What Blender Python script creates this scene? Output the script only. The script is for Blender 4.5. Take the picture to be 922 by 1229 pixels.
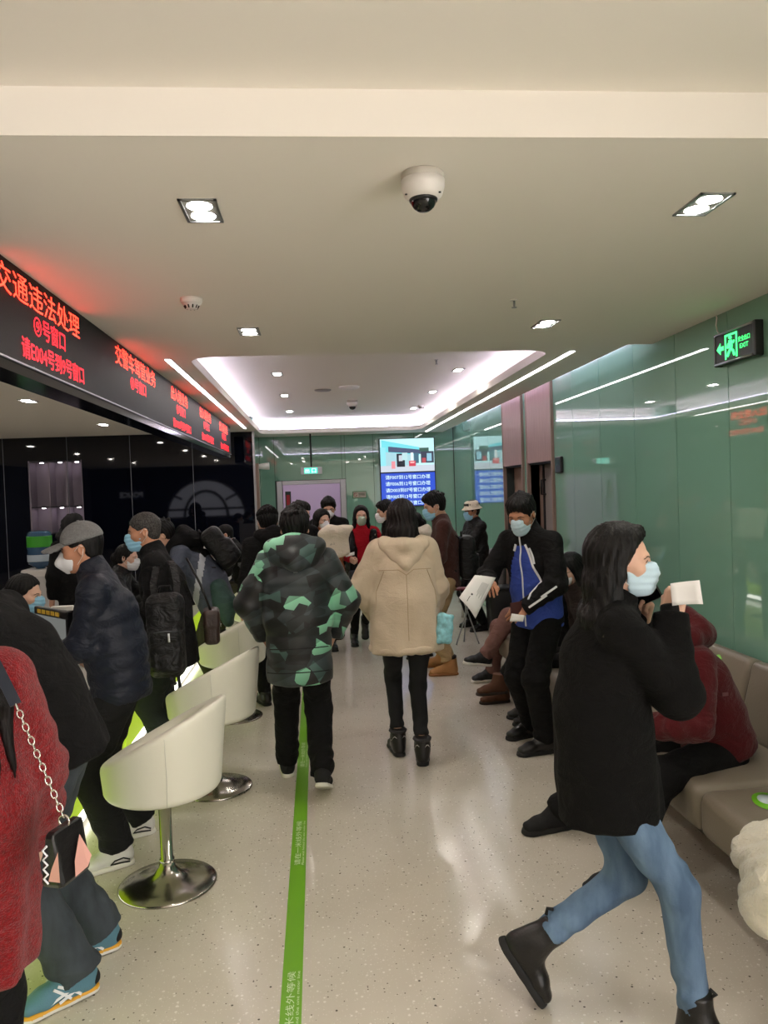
import bpy, bmesh, math, random
import numpy as np
from mathutils import Vector, Matrix
from mathutils.bvhtree import BVHTree

# ------------------------------------------------------------------ scene, camera, light
for o in list(bpy.data.objects): bpy.data.objects.remove(o, do_unlink=True)
scene = bpy.context.scene
COL = scene.collection
random.seed(7); np.random.seed(7)

CAM_H = 1.78
cam_data = bpy.data.cameras.new('camera')
cam_data.sensor_fit = 'HORIZONTAL'; cam_data.sensor_width = 36.0
cam_data.lens = 36.0 * 923.0 / 922.0
cam_data.clip_start = 0.05; cam_data.clip_end = 100
cam = bpy.data.objects.new('camera', cam_data); COL.objects.link(cam)
# hand-held phone: turned slightly to the right, a touch downwards, rolled 2 degrees
fw = Vector((-81, 24.5, -923)).normalized()
rl = math.radians(2.2); upv = Vector((-math.sin(rl), math.cos(rl), 0))
zz = (upv - fw * upv.dot(fw)).normalized(); xx = fw.cross(zz)
rot = Matrix((xx, fw, zz))
cam.matrix_world = Matrix.Translation((0, 0, CAM_H)) @ rot.to_4x4()
scene.camera = cam

world = bpy.data.worlds.new('world'); scene.world = world; world.use_nodes = True
world.node_tree.nodes['Background'].inputs[0].default_value = (1, .94, .90, 1)
world.node_tree.nodes['Background'].inputs[1].default_value = 8.5
vs = scene.view_settings
vs.view_transform = 'Standard'; vs.look = 'None'; vs.gamma = 1.0; vs.use_curve_mapping = False
vs.exposure = 0.0

L_DOWN = 270.0      # radiance of the downlight lenses
L_STRIP = 14.0      # linear lights in the ceiling
L_COVE = 20.0      # led strips hidden in the ceiling recess
L_TEXT = 7.0       # red led lettering
WARM = (1.0, .93, .85)
COOL = (.93, .91, 1.0)

# ------------------------------------------------------------------ materials
def lin(c):
    return tuple(((v/255.0)/12.92 if v/255.0 <= .04045 else ((v/255.0+.055)/1.055)**2.4) for v in c)
MATS = {}
def M(name, rgb=(200, 200, 200), rough=.6, metal=0., bump=None, var=None, coat=0., spec=.5, ior=1.5,
      emit=None, trans=0., sheen=0., alpha=1., crease=0.):
    """plain procedural material; bump=(scale,strength[,stretch]), var=(scale,amount)"""
    if name in MATS: return MATS[name]
    m = bpy.data.materials.new(name); m.use_nodes = True
    nt = m.node_tree; b = nt.nodes['Principled BSDF']
    c = lin(rgb) + (1,)
    b.inputs['Base Color'].default_value = c
    b.inputs['Roughness'].default_value = rough
    b.inputs['Metallic'].default_value = metal
    b.inputs['IOR'].default_value = ior
    b.inputs['Specular IOR Level'].default_value = spec
    b.inputs['Coat Weight'].default_value = coat
    b.inputs['Coat Roughness'].default_value = .03
    b.inputs['Sheen Weight'].default_value = sheen
    b.inputs['Transmission Weight'].default_value = trans
    b.inputs['Alpha'].default_value = alpha
    tc = None
    if bump or var or crease:
        tc = nt.nodes.new('ShaderNodeTexCoord')
    if var:
        n = nt.nodes.new('ShaderNodeTexNoise'); n.inputs['Scale'].default_value = var[0]; n.inputs['Detail'].default_value = 4
        nt.links.new(tc.outputs['Object'], n.inputs['Vector'])
        r = nt.nodes.new('ShaderNodeMapRange'); r.inputs[1].default_value = .3; r.inputs[2].default_value = .7
        r.inputs[3].default_value = 1 - var[1]; r.inputs[4].default_value = 1 + var[1]
        nt.links.new(n.outputs['Fac'], r.inputs[0])
        x = nt.nodes.new('ShaderNodeMix'); x.data_type = 'RGBA'; x.blend_type = 'MULTIPLY'; x.inputs[0].default_value = 1
        x.inputs[6].default_value = c
        nt.links.new(r.outputs[0], x.inputs[7]); nt.links.new(x.outputs[2], b.inputs['Base Color'])
    if bump:
        n = nt.nodes.new('ShaderNodeTexNoise'); n.inputs['Scale'].default_value = bump[0]; n.inputs['Detail'].default_value = 3
        src = tc.outputs['Object']
        if len(bump) > 2:
            mp = nt.nodes.new('ShaderNodeMapping'); mp.inputs['Scale'].default_value = bump[2]
            nt.links.new(src, mp.inputs['Vector']); src = mp.outputs[0]
        nt.links.new(src, n.inputs['Vector'])
        u = nt.nodes.new('ShaderNodeBump'); u.inputs['Strength'].default_value = bump[1]; u.inputs['Distance'].default_value = .01
        nt.links.new(n.outputs['Fac'], u.inputs['Height']); nt.links.new(u.outputs[0], b.inputs['Normal'])
        if crease:
            n2 = nt.nodes.new('ShaderNodeTexNoise'); n2.inputs['Scale'].default_value = 9; n2.inputs['Detail'].default_value = 2.5; n2.inputs['Distortion'].default_value = 1.6
            mp2 = nt.nodes.new('ShaderNodeMapping'); mp2.inputs['Scale'].default_value = (1, 1, 1.7); mp2.inputs['Rotation'].default_value = (.4, .5, 0)
            nt.links.new(tc.outputs['Object'], mp2.inputs['Vector']); nt.links.new(mp2.outputs[0], n2.inputs['Vector'])
            u2 = nt.nodes.new('ShaderNodeBump'); u2.inputs['Strength'].default_value = crease; u2.inputs['Distance'].default_value = .05
            nt.links.new(n2.outputs['Fac'], u2.inputs['Height']); nt.links.new(u2.outputs[0], u.inputs['Normal'])
    if emit:
        b.inputs['Emission Color'].default_value = tuple(emit[0]) + (1,)
        b.inputs['Emission Strength'].default_value = emit[1]
    MATS[name] = m
    return m

def nodes_of(name, **kw):
    m = M(name, **kw); return m, m.node_tree, m.node_tree.nodes, m.node_tree.links, m.node_tree.nodes['Principled BSDF']

def ramp(nodes, stops, mode='LINEAR'):
    r = nodes.new('ShaderNodeValToRGB'); r.color_ramp.interpolation = mode
    e = r.color_ramp.elements
    while len(e) < len(stops): e.new(.5)
    for q, (p, c) in zip(e, stops): q.position = p; q.color = tuple(c) + (1,) if len(c) == 3 else c
    return r

# terrazzo floor
def terrazzo():
    m, nt, N, L, b = nodes_of('terrazzo', rgb=(188, 180, 166), rough=.2)
    tc = N.new('ShaderNodeTexCoord')
    n = N.new('ShaderNodeTexNoise'); n.inputs['Scale'].default_value = 1.3; n.inputs['Detail'].default_value = 6
    L.new(tc.outputs['Object'], n.inputs['Vector'])
    base = ramp(N, [(.3, lin((196, 188, 174))), (.7, lin((212, 205, 192)))])
    L.new(n.outputs['Fac'], base.inputs[0])
    cur = base.outputs[0]
    for sc, thr, keep, colr in ((30, .13, .22, (92, 86, 78)), (70, .2, .14, (112, 104, 94)), (45, .22, .3, (228, 223, 214)), (110, .26, .35, (220, 214, 204))):
        v = N.new('ShaderNodeTexVoronoi'); v.inputs['Scale'].default_value = sc
        L.new(tc.outputs['Object'], v.inputs['Vector'])
        lt = N.new('ShaderNodeMath'); lt.operation = 'LESS_THAN'; lt.inputs[1].default_value = thr
        L.new(v.outputs['Distance'], lt.inputs[0])
        sp = N.new('ShaderNodeSeparateColor'); L.new(v.outputs['Color'], sp.inputs[0])
        k = N.new('ShaderNodeMath'); k.operation = 'LESS_THAN'; k.inputs[1].default_value = keep
        L.new(sp.outputs[0], k.inputs[0])
        mu = N.new('ShaderNodeMath'); mu.operation = 'MULTIPLY'; L.new(lt.outputs[0], mu.inputs[0]); L.new(k.outputs[0], mu.inputs[1])
        x = N.new('ShaderNodeMix'); x.data_type = 'RGBA'; x.inputs[7].default_value = lin(colr) + (1,)
        L.new(mu.outputs[0], x.inputs[0]); L.new(cur, x.inputs[6]); cur = x.outputs[2]
    L.new(cur, b.inputs['Base Color'])
    rn = N.new('ShaderNodeMapRange'); rn.inputs[3].default_value = .1; rn.inputs[4].default_value = .22
    L.new(n.outputs['Fac'], rn.inputs[0]); L.new(rn.outputs[0], b.inputs['Roughness'])
    return m

def wood(name, c0, c1, sc=(1, 1, 1), rough=.45):
    m, nt, N, L, b = nodes_of(name, rgb=c0, rough=rough)
    tc = N.new('ShaderNodeTexCoord'); mp = N.new('ShaderNodeMapping'); mp.inputs['Scale'].default_value = sc
    L.new(tc.outputs['Object'], mp.inputs['Vector'])
    n = N.new('ShaderNodeTexNoise'); n.inputs['Scale'].default_value = 6; n.inputs['Detail'].default_value = 6; n.inputs['Distortion'].default_value = .6
    L.new(mp.outputs[0], n.inputs['Vector'])
    r = ramp(N, [(.3, lin(c0)), (.7, lin(c1))]); L.new(n.outputs['Fac'], r.inputs[0]); L.new(r.outputs[0], b.inputs['Base Color'])
    return m

def shard_print():
    """down jacket print: black, slate and mint shards"""
    m, nt, N, L, b = nodes_of('shard_print', rgb=(40, 50, 50), rough=.5, sheen=.1)
    tc = N.new('ShaderNodeTexCoord'); mp = N.new('ShaderNodeMapping')
    mp.inputs['Rotation'].default_value = (0, .5, 0); mp.inputs['Scale'].default_value = (1.0, .35, 1.2)
    L.new(tc.outputs['Object'], mp.inputs['Vector'])
    def layer(scale, seed):
        ad = N.new('ShaderNodeVectorMath'); ad.operation = 'ADD'; ad.inputs[1].default_value = (seed, seed*.7, seed*1.3)
        L.new(mp.outputs[0], ad.inputs[0])
        v = N.new('ShaderNodeTexVoronoi'); v.inputs['Scale'].default_value = scale; v.distance = 'EUCLIDEAN'
        L.new(ad.outputs[0], v.inputs['Vector'])
        sp = N.new('ShaderNodeSeparateColor'); L.new(v.outputs['Color'], sp.inputs[0])
        return v, sp
    v1, s1 = layer(8.5, 3.1)
    r1 = ramp(N, [(0, lin((16, 18, 20))), (.26, lin((52, 62, 66))), (.44, lin((28, 34, 36))), (.58, lin((72, 100, 96))), (.72, lin((44, 56, 58))), (.86, lin((140, 208, 174)))], 'CONSTANT')
    L.new(s1.outputs[0], r1.inputs[0])
    v2, s2 = layer(12, 8.4)
    r2 = ramp(N, [(0, lin((30, 38, 40))), (.55, lin((70, 98, 94))), (.8, lin((126, 190, 160)))], 'CONSTANT')
    L.new(s2.outputs[1], r2.inputs[0])
    th = N.new('ShaderNodeMath'); th.operation = 'GREATER_THAN'; th.inputs[1].default_value = .62; L.new(s2.outputs[2], th.inputs[0])
    x = N.new('ShaderNodeMix'); x.data_type = 'RGBA'; L.new(th.outputs[0], x.inputs[0]); L.new(r1.outputs[0], x.inputs[6]); L.new(r2.outputs[0], x.inputs[7])
    # each shard fades towards one side, as printed
    sx = N.new('ShaderNodeSeparateXYZ'); L.new(mp.outputs[0], sx.inputs[0])
    f = N.new('ShaderNodeMath'); f.operation = 'MULTIPLY'; f.inputs[1].default_value = 9; L.new(sx.outputs[2], f.inputs[0])
    fr = N.new('ShaderNodeMath'); fr.operation = 'FRACT'; L.new(f.outputs[0], fr.inputs[0])
    mr = N.new('ShaderNodeMapRange'); mr.inputs[3].default_value = .55; mr.inputs[4].default_value = 1.15; L.new(fr.outputs[0], mr.inputs[0])
    y = N.new('ShaderNodeMix'); y.data_type = 'RGBA'; y.blend_type = 'MULTIPLY'; y.inputs[0].default_value = 1
    L.new(x.outputs[2], y.inputs[6]); L.new(mr.outputs[0], y.inputs[7]); L.new(y.outputs[2], b.inputs['Base Color'])
    return m

def denim(name, c0, c1):
    m, nt, N, L, b = nodes_of(name, rgb=c0, rough=.85, bump=(160, .15))
    tc = N.new('ShaderNodeTexCoord')
    n = N.new('ShaderNodeTexNoise'); n.inputs['Scale'].default_value = 9; n.inputs['Detail'].default_value = 5
    mp = N.new('ShaderNodeMapping'); mp.inputs['Scale'].default_value = (1.5, 1.5, .5); L.new(tc.outputs['Object'], mp.inputs[0]); L.new(mp.outputs[0], n.inputs['Vector'])
    r = ramp(N, [(.32, lin(c0)), (.68, lin(c1))]); L.new(n.outputs['Fac'], r.inputs[0]); L.new(r.outputs[0], b.inputs['Base Color'])
    return m

def hair_mat(name, c, c2=None):
    m, nt, N, L, b = nodes_of(name, rgb=c, rough=.5, spec=.25, bump=(40, .35, (5, 5, .5)))
    if c2:
        tc = N.new('ShaderNodeTexCoord'); n = N.new('ShaderNodeTexNoise'); n.inputs['Scale'].default_value = 120
        L.new(tc.outputs['Object'], n.inputs['Vector'])
        r = ramp(N, [(.4, lin(c)), (.65, lin(c2))]); L.new(n.outputs['Fac'], r.inputs[0]); L.new(r.outputs[0], b.inputs['Base Color'])
    return m

MAT_FLOOR = terrazzo()
MAT_CEIL = M('ceiling_paint', (240, 234, 224), .85)
MAT_WHITE = M('white_paint', (232, 228, 222), .6)
MAT_GREEN = M('green_back_painted_glass', (126, 170, 151), .02, ior=1.55, coat=.6)
MAT_GREEN_EDGE = M('green_glass_edge', (60, 98, 84), .3)
MAT_NAVY = M('navy_glass', (9, 12, 24), .03, ior=1.5)
MAT_JOINT = M('joint_dark', (40, 50, 48), .6)
MAT_JOINT_PALE = M('joint_pale', (120, 122, 130), .4)
MAT_WOOD = wood('rose_wood_veneer', (148, 112, 106), (166, 130, 122), (.4, 6, .5))
MAT_WOOD2 = wood('brown_wood_jamb', (128, 106, 94), (146, 122, 108), (4, 4, .4))
MAT_DARK = M('dark_void', (18, 18, 20), .7)
MAT_CHROME = M('brushed_chrome', (190, 188, 182), .16, 1.0)
MAT_ALU = M('aluminium', (172, 174, 178), .35, 1.0)
MAT_BLACK_PL = M('black_plastic', (18, 18, 20), .35)
MAT_WHITE_PL = M('white_plastic', (225, 220, 214), .4)
MAT_LENS = M('lamp_lens', (255, 255, 255), .5, emit=(WARM, L_DOWN))
MAT_LENS_SMALL = M('lamp_lens_recess', (255, 255, 255), .5, emit=((1, .95, .86), L_DOWN*.55))
MAT_STRIP = M('linear_lamp', (255, 255, 255), .5, emit=((1, .97, .95), L_STRIP))
MAT_COVE = M('cove_led', (255, 255, 255), .5, emit=((.74, .70, 1.0), L_COVE))
MAT_RED_HOT = M('led_red_hot', (60, 5, 5), .5, emit=((1, .035, .016), L_TEXT))
MAT_RED = M('led_red', (60, 5, 5), .5, emit=((1, .008, .02), L_TEXT*.6))

# ------------------------------------------------------------------ mesh helpers
def link(o):
    COL.objects.link(o); return o
def empty(name, loc=(0, 0, 0), yaw=0., label=None, cat=None, group=None):
    o = bpy.data.objects.new(name, None); o.empty_display_size = .05
    o.location = loc; o.rotation_euler = (0, 0, math.radians(yaw))
    tag(o, label, cat, group); return link(o)
def tag(o, label=None, cat=None, group=None, kind=None):
    if label: o['label'] = label
    if cat: o['category'] = cat
    if group: o['group'] = group
    if kind: o['kind'] = kind
    return o
def mesh_np(name, v, f, mats, smooth=True, mi=None):
    me = bpy.data.meshes.new(name)
    v = np.asarray(v, np.float32); f = np.asarray(f, np.int32)
    n, k = f.shape
    me.vertices.add(len(v)); me.vertices.foreach_set('co', v.ravel())
    me.loops.add(n*k); me.loops.foreach_set('vertex_index', f.ravel())
    me.polygons.add(n); me.polygons.foreach_set('loop_start', np.arange(0, n*k, k, dtype=np.int32))
    me.polygons.foreach_set('loop_total', np.full(n, k, np.int32))
    me.polygons.foreach_set('use_smooth', np.full(n, smooth, bool))
    for m in (mats if isinstance(mats, (list, tuple)) else [mats]): me.materials.append(m)
    if mi is not None: me.polygons.foreach_set('material_index', np.asarray(mi, np.int32))
    me.update(calc_edges=True)
    return me
def obj(name, me, parent=None, **kw):
    o = bpy.data.objects.new(name, me); link(o)
    if parent is not None: o.parent = parent
    tag(o, **kw); return o
def bm_obj(name, bm, mat, parent=None, smooth=False, **kw):
    me = bpy.data.meshes.new(name)
    bmesh.ops.recalc_face_normals(bm, faces=bm.faces)
    bm.to_mesh(me); bm.free()
    for m in (mat if isinstance(mat, (list, tuple)) else [mat]): me.materials.append(m)
    if smooth: me.polygons.foreach_set('use_smooth', np.ones(len(me.polygons), bool))
    return obj(name, me, parent, **kw)
def bx(bm, lo, hi, r=0., seg=2, mi=0):
    lo, hi = [min(a, b) for a, b in zip(lo, hi)], [max(a, b) for a, b in zip(lo, hi)]
    c = [(a+b)/2 for a, b in zip(lo, hi)]; s = [max(b-a, 1e-4) for a, b in zip(lo, hi)]
    g = bmesh.ops.create_cube(bm, size=1, matrix=Matrix.Translation(c) @ Matrix.Diagonal(s+[1]))
    vs_ = g['verts']; fs = {f for v in vs_ for f in v.link_faces}
    for f in fs: f.material_index = mi
    if r > 0:
        es = list({e for v in vs_ for e in v.link_edges})
        bmesh.ops.bevel(bm, geom=es, offset=min(r, min(s)*.49), segments=seg, affect='EDGES', profile=.5)
    return vs_
def box(name, lo, hi, mat, parent=None, r=0., seg=2, **kw):
    bm = bmesh.new(); bx(bm, lo, hi, r, seg); return bm_obj(name, bm, mat, parent, smooth=False, **kw)
def lathe_bm(bm, prof, seg=24, c=(0, 0, 0), mi=0, axis='Z'):
    rings = []
    for r, z in prof:
        ring = []
        for i in range(seg):
            a = 2*math.pi*i/seg
            p = (r*math.cos(a), r*math.sin(a), z)
            if axis == 'Y': p = (p[0], p[2], p[1])
            if axis == 'X': p = (p[2], p[0], p[1])
            ring.append(bm.verts.new((p[0]+c[0], p[1]+c[1], p[2]+c[2])))
        rings.append(ring)
    for a, b in zip(rings, rings[1:]):
        for i in range(seg):
            f = bm.faces.new((a[i], a[(i+1) % seg], b[(i+1) % seg], b[i])); f.material_index = mi; f.smooth = True
    for ring in (rings[0], rings[-1]):
        try:
            f = bm.faces.new(ring); f.material_index = mi
        except ValueError: pass
def lathe(name, prof, mat, parent=None, seg=24, c=(0, 0, 0), axis='Z', **kw):
    bm = bmesh.new(); lathe_bm(bm, prof, seg, c, 0, axis); return bm_obj(name, bm, mat, parent, **kw)
def tube_bm(bm, pts, r, seg=6, mi=0, closed=False):
    pts = [Vector(p) for p in pts]; n = len(pts); rings = []
    prev = None
    for i, p in enumerate(pts):
        t = (pts[min(i+1, n-1)] - pts[max(i-1, 0)])
        if closed: t = pts[(i+1) % n] - pts[i-1]
        t.normalize()
        ref = prev if prev is not None else (Vector((0, 0, 1)) if abs(t.z) < .9 else Vector((1, 0, 0)))
        u = (ref - t*ref.dot(t)).normalized(); w = t.cross(u); prev = u
        rr = r[i] if isinstance(r, (list, tuple)) else r
        rings.append([bm.verts.new(p + (u*math.cos(2*math.pi*k/seg) + w*math.sin(2*math.pi*k/seg))*rr) for k in range(seg)])
    m = n if closed else n-1
    for i in range(m):
        a, b = rings[i], rings[(i+1) % n]
        for k in range(seg):
            f = bm.faces.new((a[k], a[(k+1) % seg], b[(k+1) % seg], b[k])); f.smooth = True; f.material_index = mi
    if not closed:
        for ring in (rings[0], rings[-1]): bm.faces.new(ring).material_index = mi
def tube(name, pts, r, mat, parent=None, seg=6, closed=False, **kw):
    bm = bmesh.new(); tube_bm(bm, pts, r, seg, 0, closed); return bm_obj(name, bm, mat, parent, **kw)
def ribbon(name, pts, nrm, w, th, mat, parent=None, **kw):
    """flat strap along pts; nrm = outward normal(s)"""
    bm = bmesh.new(); pts = [Vector(p) for p in pts]; n = len(pts); R = []
    for i, p in enumerate(pts):
        t = (pts[min(i+1, n-1)] - pts[max(i-1, 0)]).normalized()
        no = Vector(nrm[i] if isinstance(nrm[0], (tuple, list, Vector)) else nrm); no = (no - t*no.dot(t)).normalized()
        s = t.cross(no)
        R.append([bm.verts.new(p + s*a*w/2 + no*b*th/2) for a, b in ((-1, -1), (1, -1), (1, 1), (-1, 1))])
    for a, b in zip(R, R[1:]):
        for k in range(4): bm.faces.new((a[k], a[(k+1) % 4], b[(k+1) % 4], b[k]))
    bm.faces.new(R[0]); bm.faces.new(R[-1])
    return bm_obj(name, bm, mat, parent, smooth=False, **kw)
def poly(name, outer, z0, z1, mat, parent=None, **kw):
    """prism from an xy outline"""
    bm = bmesh.new()
    a = [bm.verts.new((x, y, z0)) for x, y in outer]; b = [bm.verts.new((x, y, z1)) for x, y in outer]
    bm.faces.new(a[::-1]); bm.faces.new(b)
    n = len(a)
    for i in range(n): bm.faces.new((a[i], a[(i+1) % n], b[(i+1) % n], b[i]))
    return bm_obj(name, bm, mat, parent, **kw)
TEXT_CACHE = {}
def text_mesh(s, mat, w=None, h=None, bold=.012):
    """lettering as a flat mesh in the xy plane, centred, scaled to width w and height h"""
    cu = bpy.data.curves.new('lettering', 'FONT'); cu.body = s; cu.size = 1; cu.offset = bold; cu.resolution_u = 2
    t = bpy.data.objects.new('lettering', cu); link(t)
    dg = bpy.context.evaluated_depsgraph_get(); dg.update()
    me = bpy.data.meshes.new_from_object(t.evaluated_get(dg))
    bpy.data.objects.remove(t); bpy.data.curves.remove(cu)
    n = len(me.vertices); co = np.empty(n*3, np.float32); me.vertices.foreach_get('co', co); co = co.reshape(-1, 3)
    lo, hi = co.min(0), co.max(0); co -= (lo+hi)/2
    sx = w/(hi[0]-lo[0]) if w else None; sy = h/(hi[1]-lo[1]) if h else None
    sx = sx or sy; sy = sy or sx
    co[:, 0] *= sx; co[:, 1] *= sy; co[:, 2] = 0
    me.vertices.foreach_set('co', co.ravel()); me.materials.clear(); me.materials.append(mat); me.update()
    return me
def text(s, mat, parent, mtx, w=None, h=None, bold=.012, **kw):
    me = text_mesh(s, mat, w, h, bold); me.transform(mtx); return obj('lettering', me, parent, **kw)
def frame_mtx(o, x, y):
    x = Vector(x).normalized(); y = Vector(y); y = (y - x*y.dot(x)).normalized(); z = x.cross(y)
    return Matrix.Translation(o) @ Matrix((x, y, z)).transposed().to_4x4()

# ------------------------------------------------------------------ signed distance modelling
def V(*a): return np.array(a, float)
def nrm(v): v = np.asarray(v, float); return v/(np.linalg.norm(v)+1e-12)
class SDF:
    def __init__(self, h): self.h = h; self.p = []; self.lo = np.full(3, 1e9); self.hi = -self.lo
    def _grow(self, a, b): self.lo = np.minimum(self.lo, a); self.hi = np.maximum(self.hi, b)
    def seg(self, p0, p1, r0, r1, right=(1, 0, 0), cap=None, k=.012, op='u', fold=None, quilt=None):
        p0, p1 = np.asarray(p0, float), np.asarray(p1, float)
        r0 = (r0, r0) if np.isscalar(r0) else r0; r1 = (r1, r1) if np.isscalar(r1) else r1
        ax = p1-p0; L = np.linalg.norm(ax)+1e-9; ax = ax/L
        rt = np.asarray(right, float); rt = rt-ax*(rt@ax)
        if np.linalg.norm(rt) < 1e-3: rt = np.cross(ax, [0, 1, 0.1])
        rt = nrm(rt); fw_ = np.cross(ax, rt)
        if cap is None: cap = (min(r0), min(r1))
        mx = max(max(r0), max(r1), max(cap))
        a, b = np.minimum(p0, p1)-mx, np.maximum(p0, p1)+mx
        def ev(X, Y, Z):
            dx, dy, dz = X-p0[0], Y-p0[1], Z-p0[2]
            hh = dx*ax[0]+dy*ax[1]+dz*ax[2]; t = np.clip(hh/L, 0, 1)
            u = dx*rt[0]+dy*rt[1]+dz*rt[2]; v = dx*fw_[0]+dy*fw_[1]+dz*fw_[2]; w = hh-t*L
            ra = r0[0]+(r1[0]-r0[0])*t; rb = r0[1]+(r1[1]-r0[1])*t
            rc = np.where(w < 0, cap[0], cap[1])
            if fold:   # (amp, freq, centre t, width, phase)
                am, fq, tc, wd, ph = fold
                an = np.arctan2(v, u)
                md = am*(np.sin(6.283*fq*.8*hh+2.6*np.sin(an+ph)+1.5*np.sin(2*an+11*hh+ph)+ph)*(.25+.75*np.sin(.5*an+ph+7*hh)**2)
                         +.5*np.sin(6.283*fq*.45*hh-2.*np.sin(an-ph)+2*ph))*np.exp(-((hh/L-tc)/wd)**2)
                ra = ra+md; rb = rb+md
            if quilt:  # (spacing, depth, offset)
                sp, dp, of = quilt
                q = np.abs(np.sin(math.pi*(hh+of)/sp)); md = dp*(np.sqrt(q)-.8)
                ra = ra+md; rb = rb+md
            k0 = np.sqrt((u/ra)**2+(v/rb)**2+(w/rc)**2); k1 = np.sqrt((u/ra**2)**2+(v/rb**2)**2+(w/rc**2)**2)
            return k0*(k0-1)/np.maximum(k1, 1e-4)
        self.p.append((ev, a, b, k, op))
        if op == 'u': self._grow(a, b)
        return self
    def chain(self, pts, rad, right=(1, 0, 0), cap=None, k=.012, folds=None, quilt=None, rights=None):
        s = 0.
        n = len(pts)-1
        for i in range(n):
            p0, p1 = np.asarray(pts[i], float), np.asarray(pts[i+1], float)
            r0 = (rad[i],)*2 if np.isscalar(rad[i]) else rad[i]; r1 = (rad[i+1],)*2 if np.isscalar(rad[i+1]) else rad[i+1]
            c = [min(r0), min(r1)]
            if cap and i == 0 and cap[0] is not None: c[0] = cap[0]
            if cap and i == n-1 and cap[1] is not None: c[1] = cap[1]
            self.seg(p0, p1, r0, r1, rights[i] if rights else right, tuple(c), k, 'u', folds[i] if folds else None,
                     (quilt[0], quilt[1], quilt[2]+s) if quilt else None)
            s += np.linalg.norm(p1-p0)
        return self
    def ell(self, c, r, R=None, k=.012, op='u'):
        c = np.asarray(c, float); r = (r,)*3 if np.isscalar(r) else r
        R = np.eye(3) if R is None else np.asarray(R, float); mx = max(r)
        ext = np.sqrt(((R*np.asarray(r))**2).sum(1))
        def ev(X, Y, Z):
            dx, dy, dz = X-c[0], Y-c[1], Z-c[2]
            u, v, w = [dx*R[0, i]+dy*R[1, i]+dz*R[2, i] for i in range(3)]
            k0 = np.sqrt((u/r[0])**2+(v/r[1])**2+(w/r[2])**2); k1 = np.sqrt((u/r[0]**2)**2+(v/r[1]**2)**2+(w/r[2]**2)**2)
            return k0*(k0-1)/np.maximum(k1, 1e-4)
        self.p.append((ev, c-ext, c+ext, k, op))
        if op == 'u': self._grow(c-ext, c+ext)
        return self
    def rbox(self, c, half, R=None, r=.02, k=.012, op='u'):
        c = np.asarray(c, float); half = np.asarray(half, float)-r
        R = np.eye(3) if R is None else np.asarray(R, float)
        ext = (np.abs(R)*(half+r)).sum(1)
        def ev(X, Y, Z):
            dx, dy, dz = X-c[0], Y-c[1], Z-c[2]
            q = [np.abs(dx*R[0, i]+dy*R[1, i]+dz*R[2, i])-half[i] for i in range(3)]
            return np.sqrt(np.maximum(q[0], 0)**2+np.maximum(q[1], 0)**2+np.maximum(q[2], 0)**2)+np.minimum(np.maximum(np.maximum(q[0], q[1]), q[2]), 0)-r
        self.p.append((ev, c-ext, c+ext, k, op))
        if op == 'u': self._grow(c-ext, c+ext)
        return self
    def plane(self, n, p, k=.006):      # keep the side where n.(x-p) < 0
        n = nrm(n); d = float(np.dot(n, p))
        self.p.append((lambda X, Y, Z: X*n[0]+Y*n[1]+Z*n[2]-d, None, None, k, 'i')); return self
    def fn(self, g): self.p.append((g, None, None, 0, 'f')); return self
    def mesh(self):
        h = self.h; lo = self.lo-3*h; hi = self.hi+3*h
        n = np.ceil((hi-lo)/h).astype(int)+1
        ax = [(lo[i]+h*np.arange(n[i])).astype(np.float32) for i in range(3)]
        f = np.full(n, .3, np.float32)
        for ev, a, b, k, op in self.p:
            if op in 'us':
                m = max(k, 0)+2.5*h
                sl = []
                for i in range(3):
                    i0 = max(int((a[i]-m-lo[i])/h), 0); i1 = min(int((b[i]+m-lo[i])/h)+2, n[i])
                    sl.append(slice(i0, max(i1, i0)))
                sl = tuple(sl)
                if f[sl].size == 0: continue
                X = ax[0][sl[0]][:, None, None]; Y = ax[1][sl[1]][None, :, None]; Z = ax[2][sl[2]][None, None, :]
                d = ev(X, Y, Z).astype(np.float32); g = f[sl]
                if op == 'u':
                    q = np.maximum(k-np.abs(g-d), 0)/max(k, 1e-6); f[sl] = np.minimum(g, d)-q*q*k*.25
                else:
                    d = -d; q = np.maximum(k-np.abs(g-d), 0)/max(k, 1e-6); f[sl] = np.maximum(g, d)+q*q*k*.25
            else:
                X = ax[0][:, None, None]; Y = ax[1][None, :, None]; Z = ax[2][None, None, :]
                if op == 'i':
                    d = (ev(X, Y, Z)+0*f).astype(np.float32); q = np.maximum(k-np.abs(f-d), 0)/max(k, 1e-6); f = np.maximum(f, d)+q*q*k*.25
                else: f = ev(X, Y, Z, f).astype(np.float32)
        return nets(f, lo, h)
EDG = [((0,0,0),(1,0,0)),((0,1,0),(1,1,0)),((0,0,1),(1,0,1)),((0,1,1),(1,1,1)),((0,0,0),(0,1,0)),((1,0,0),(1,1,0)),
       ((0,0,1),(0,1,1)),((1,0,1),(1,1,1)),((0,0,0),(0,0,1)),((1,0,0),(1,0,1)),((0,1,0),(0,1,1)),((1,1,0),(1,1,1))]
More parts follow.
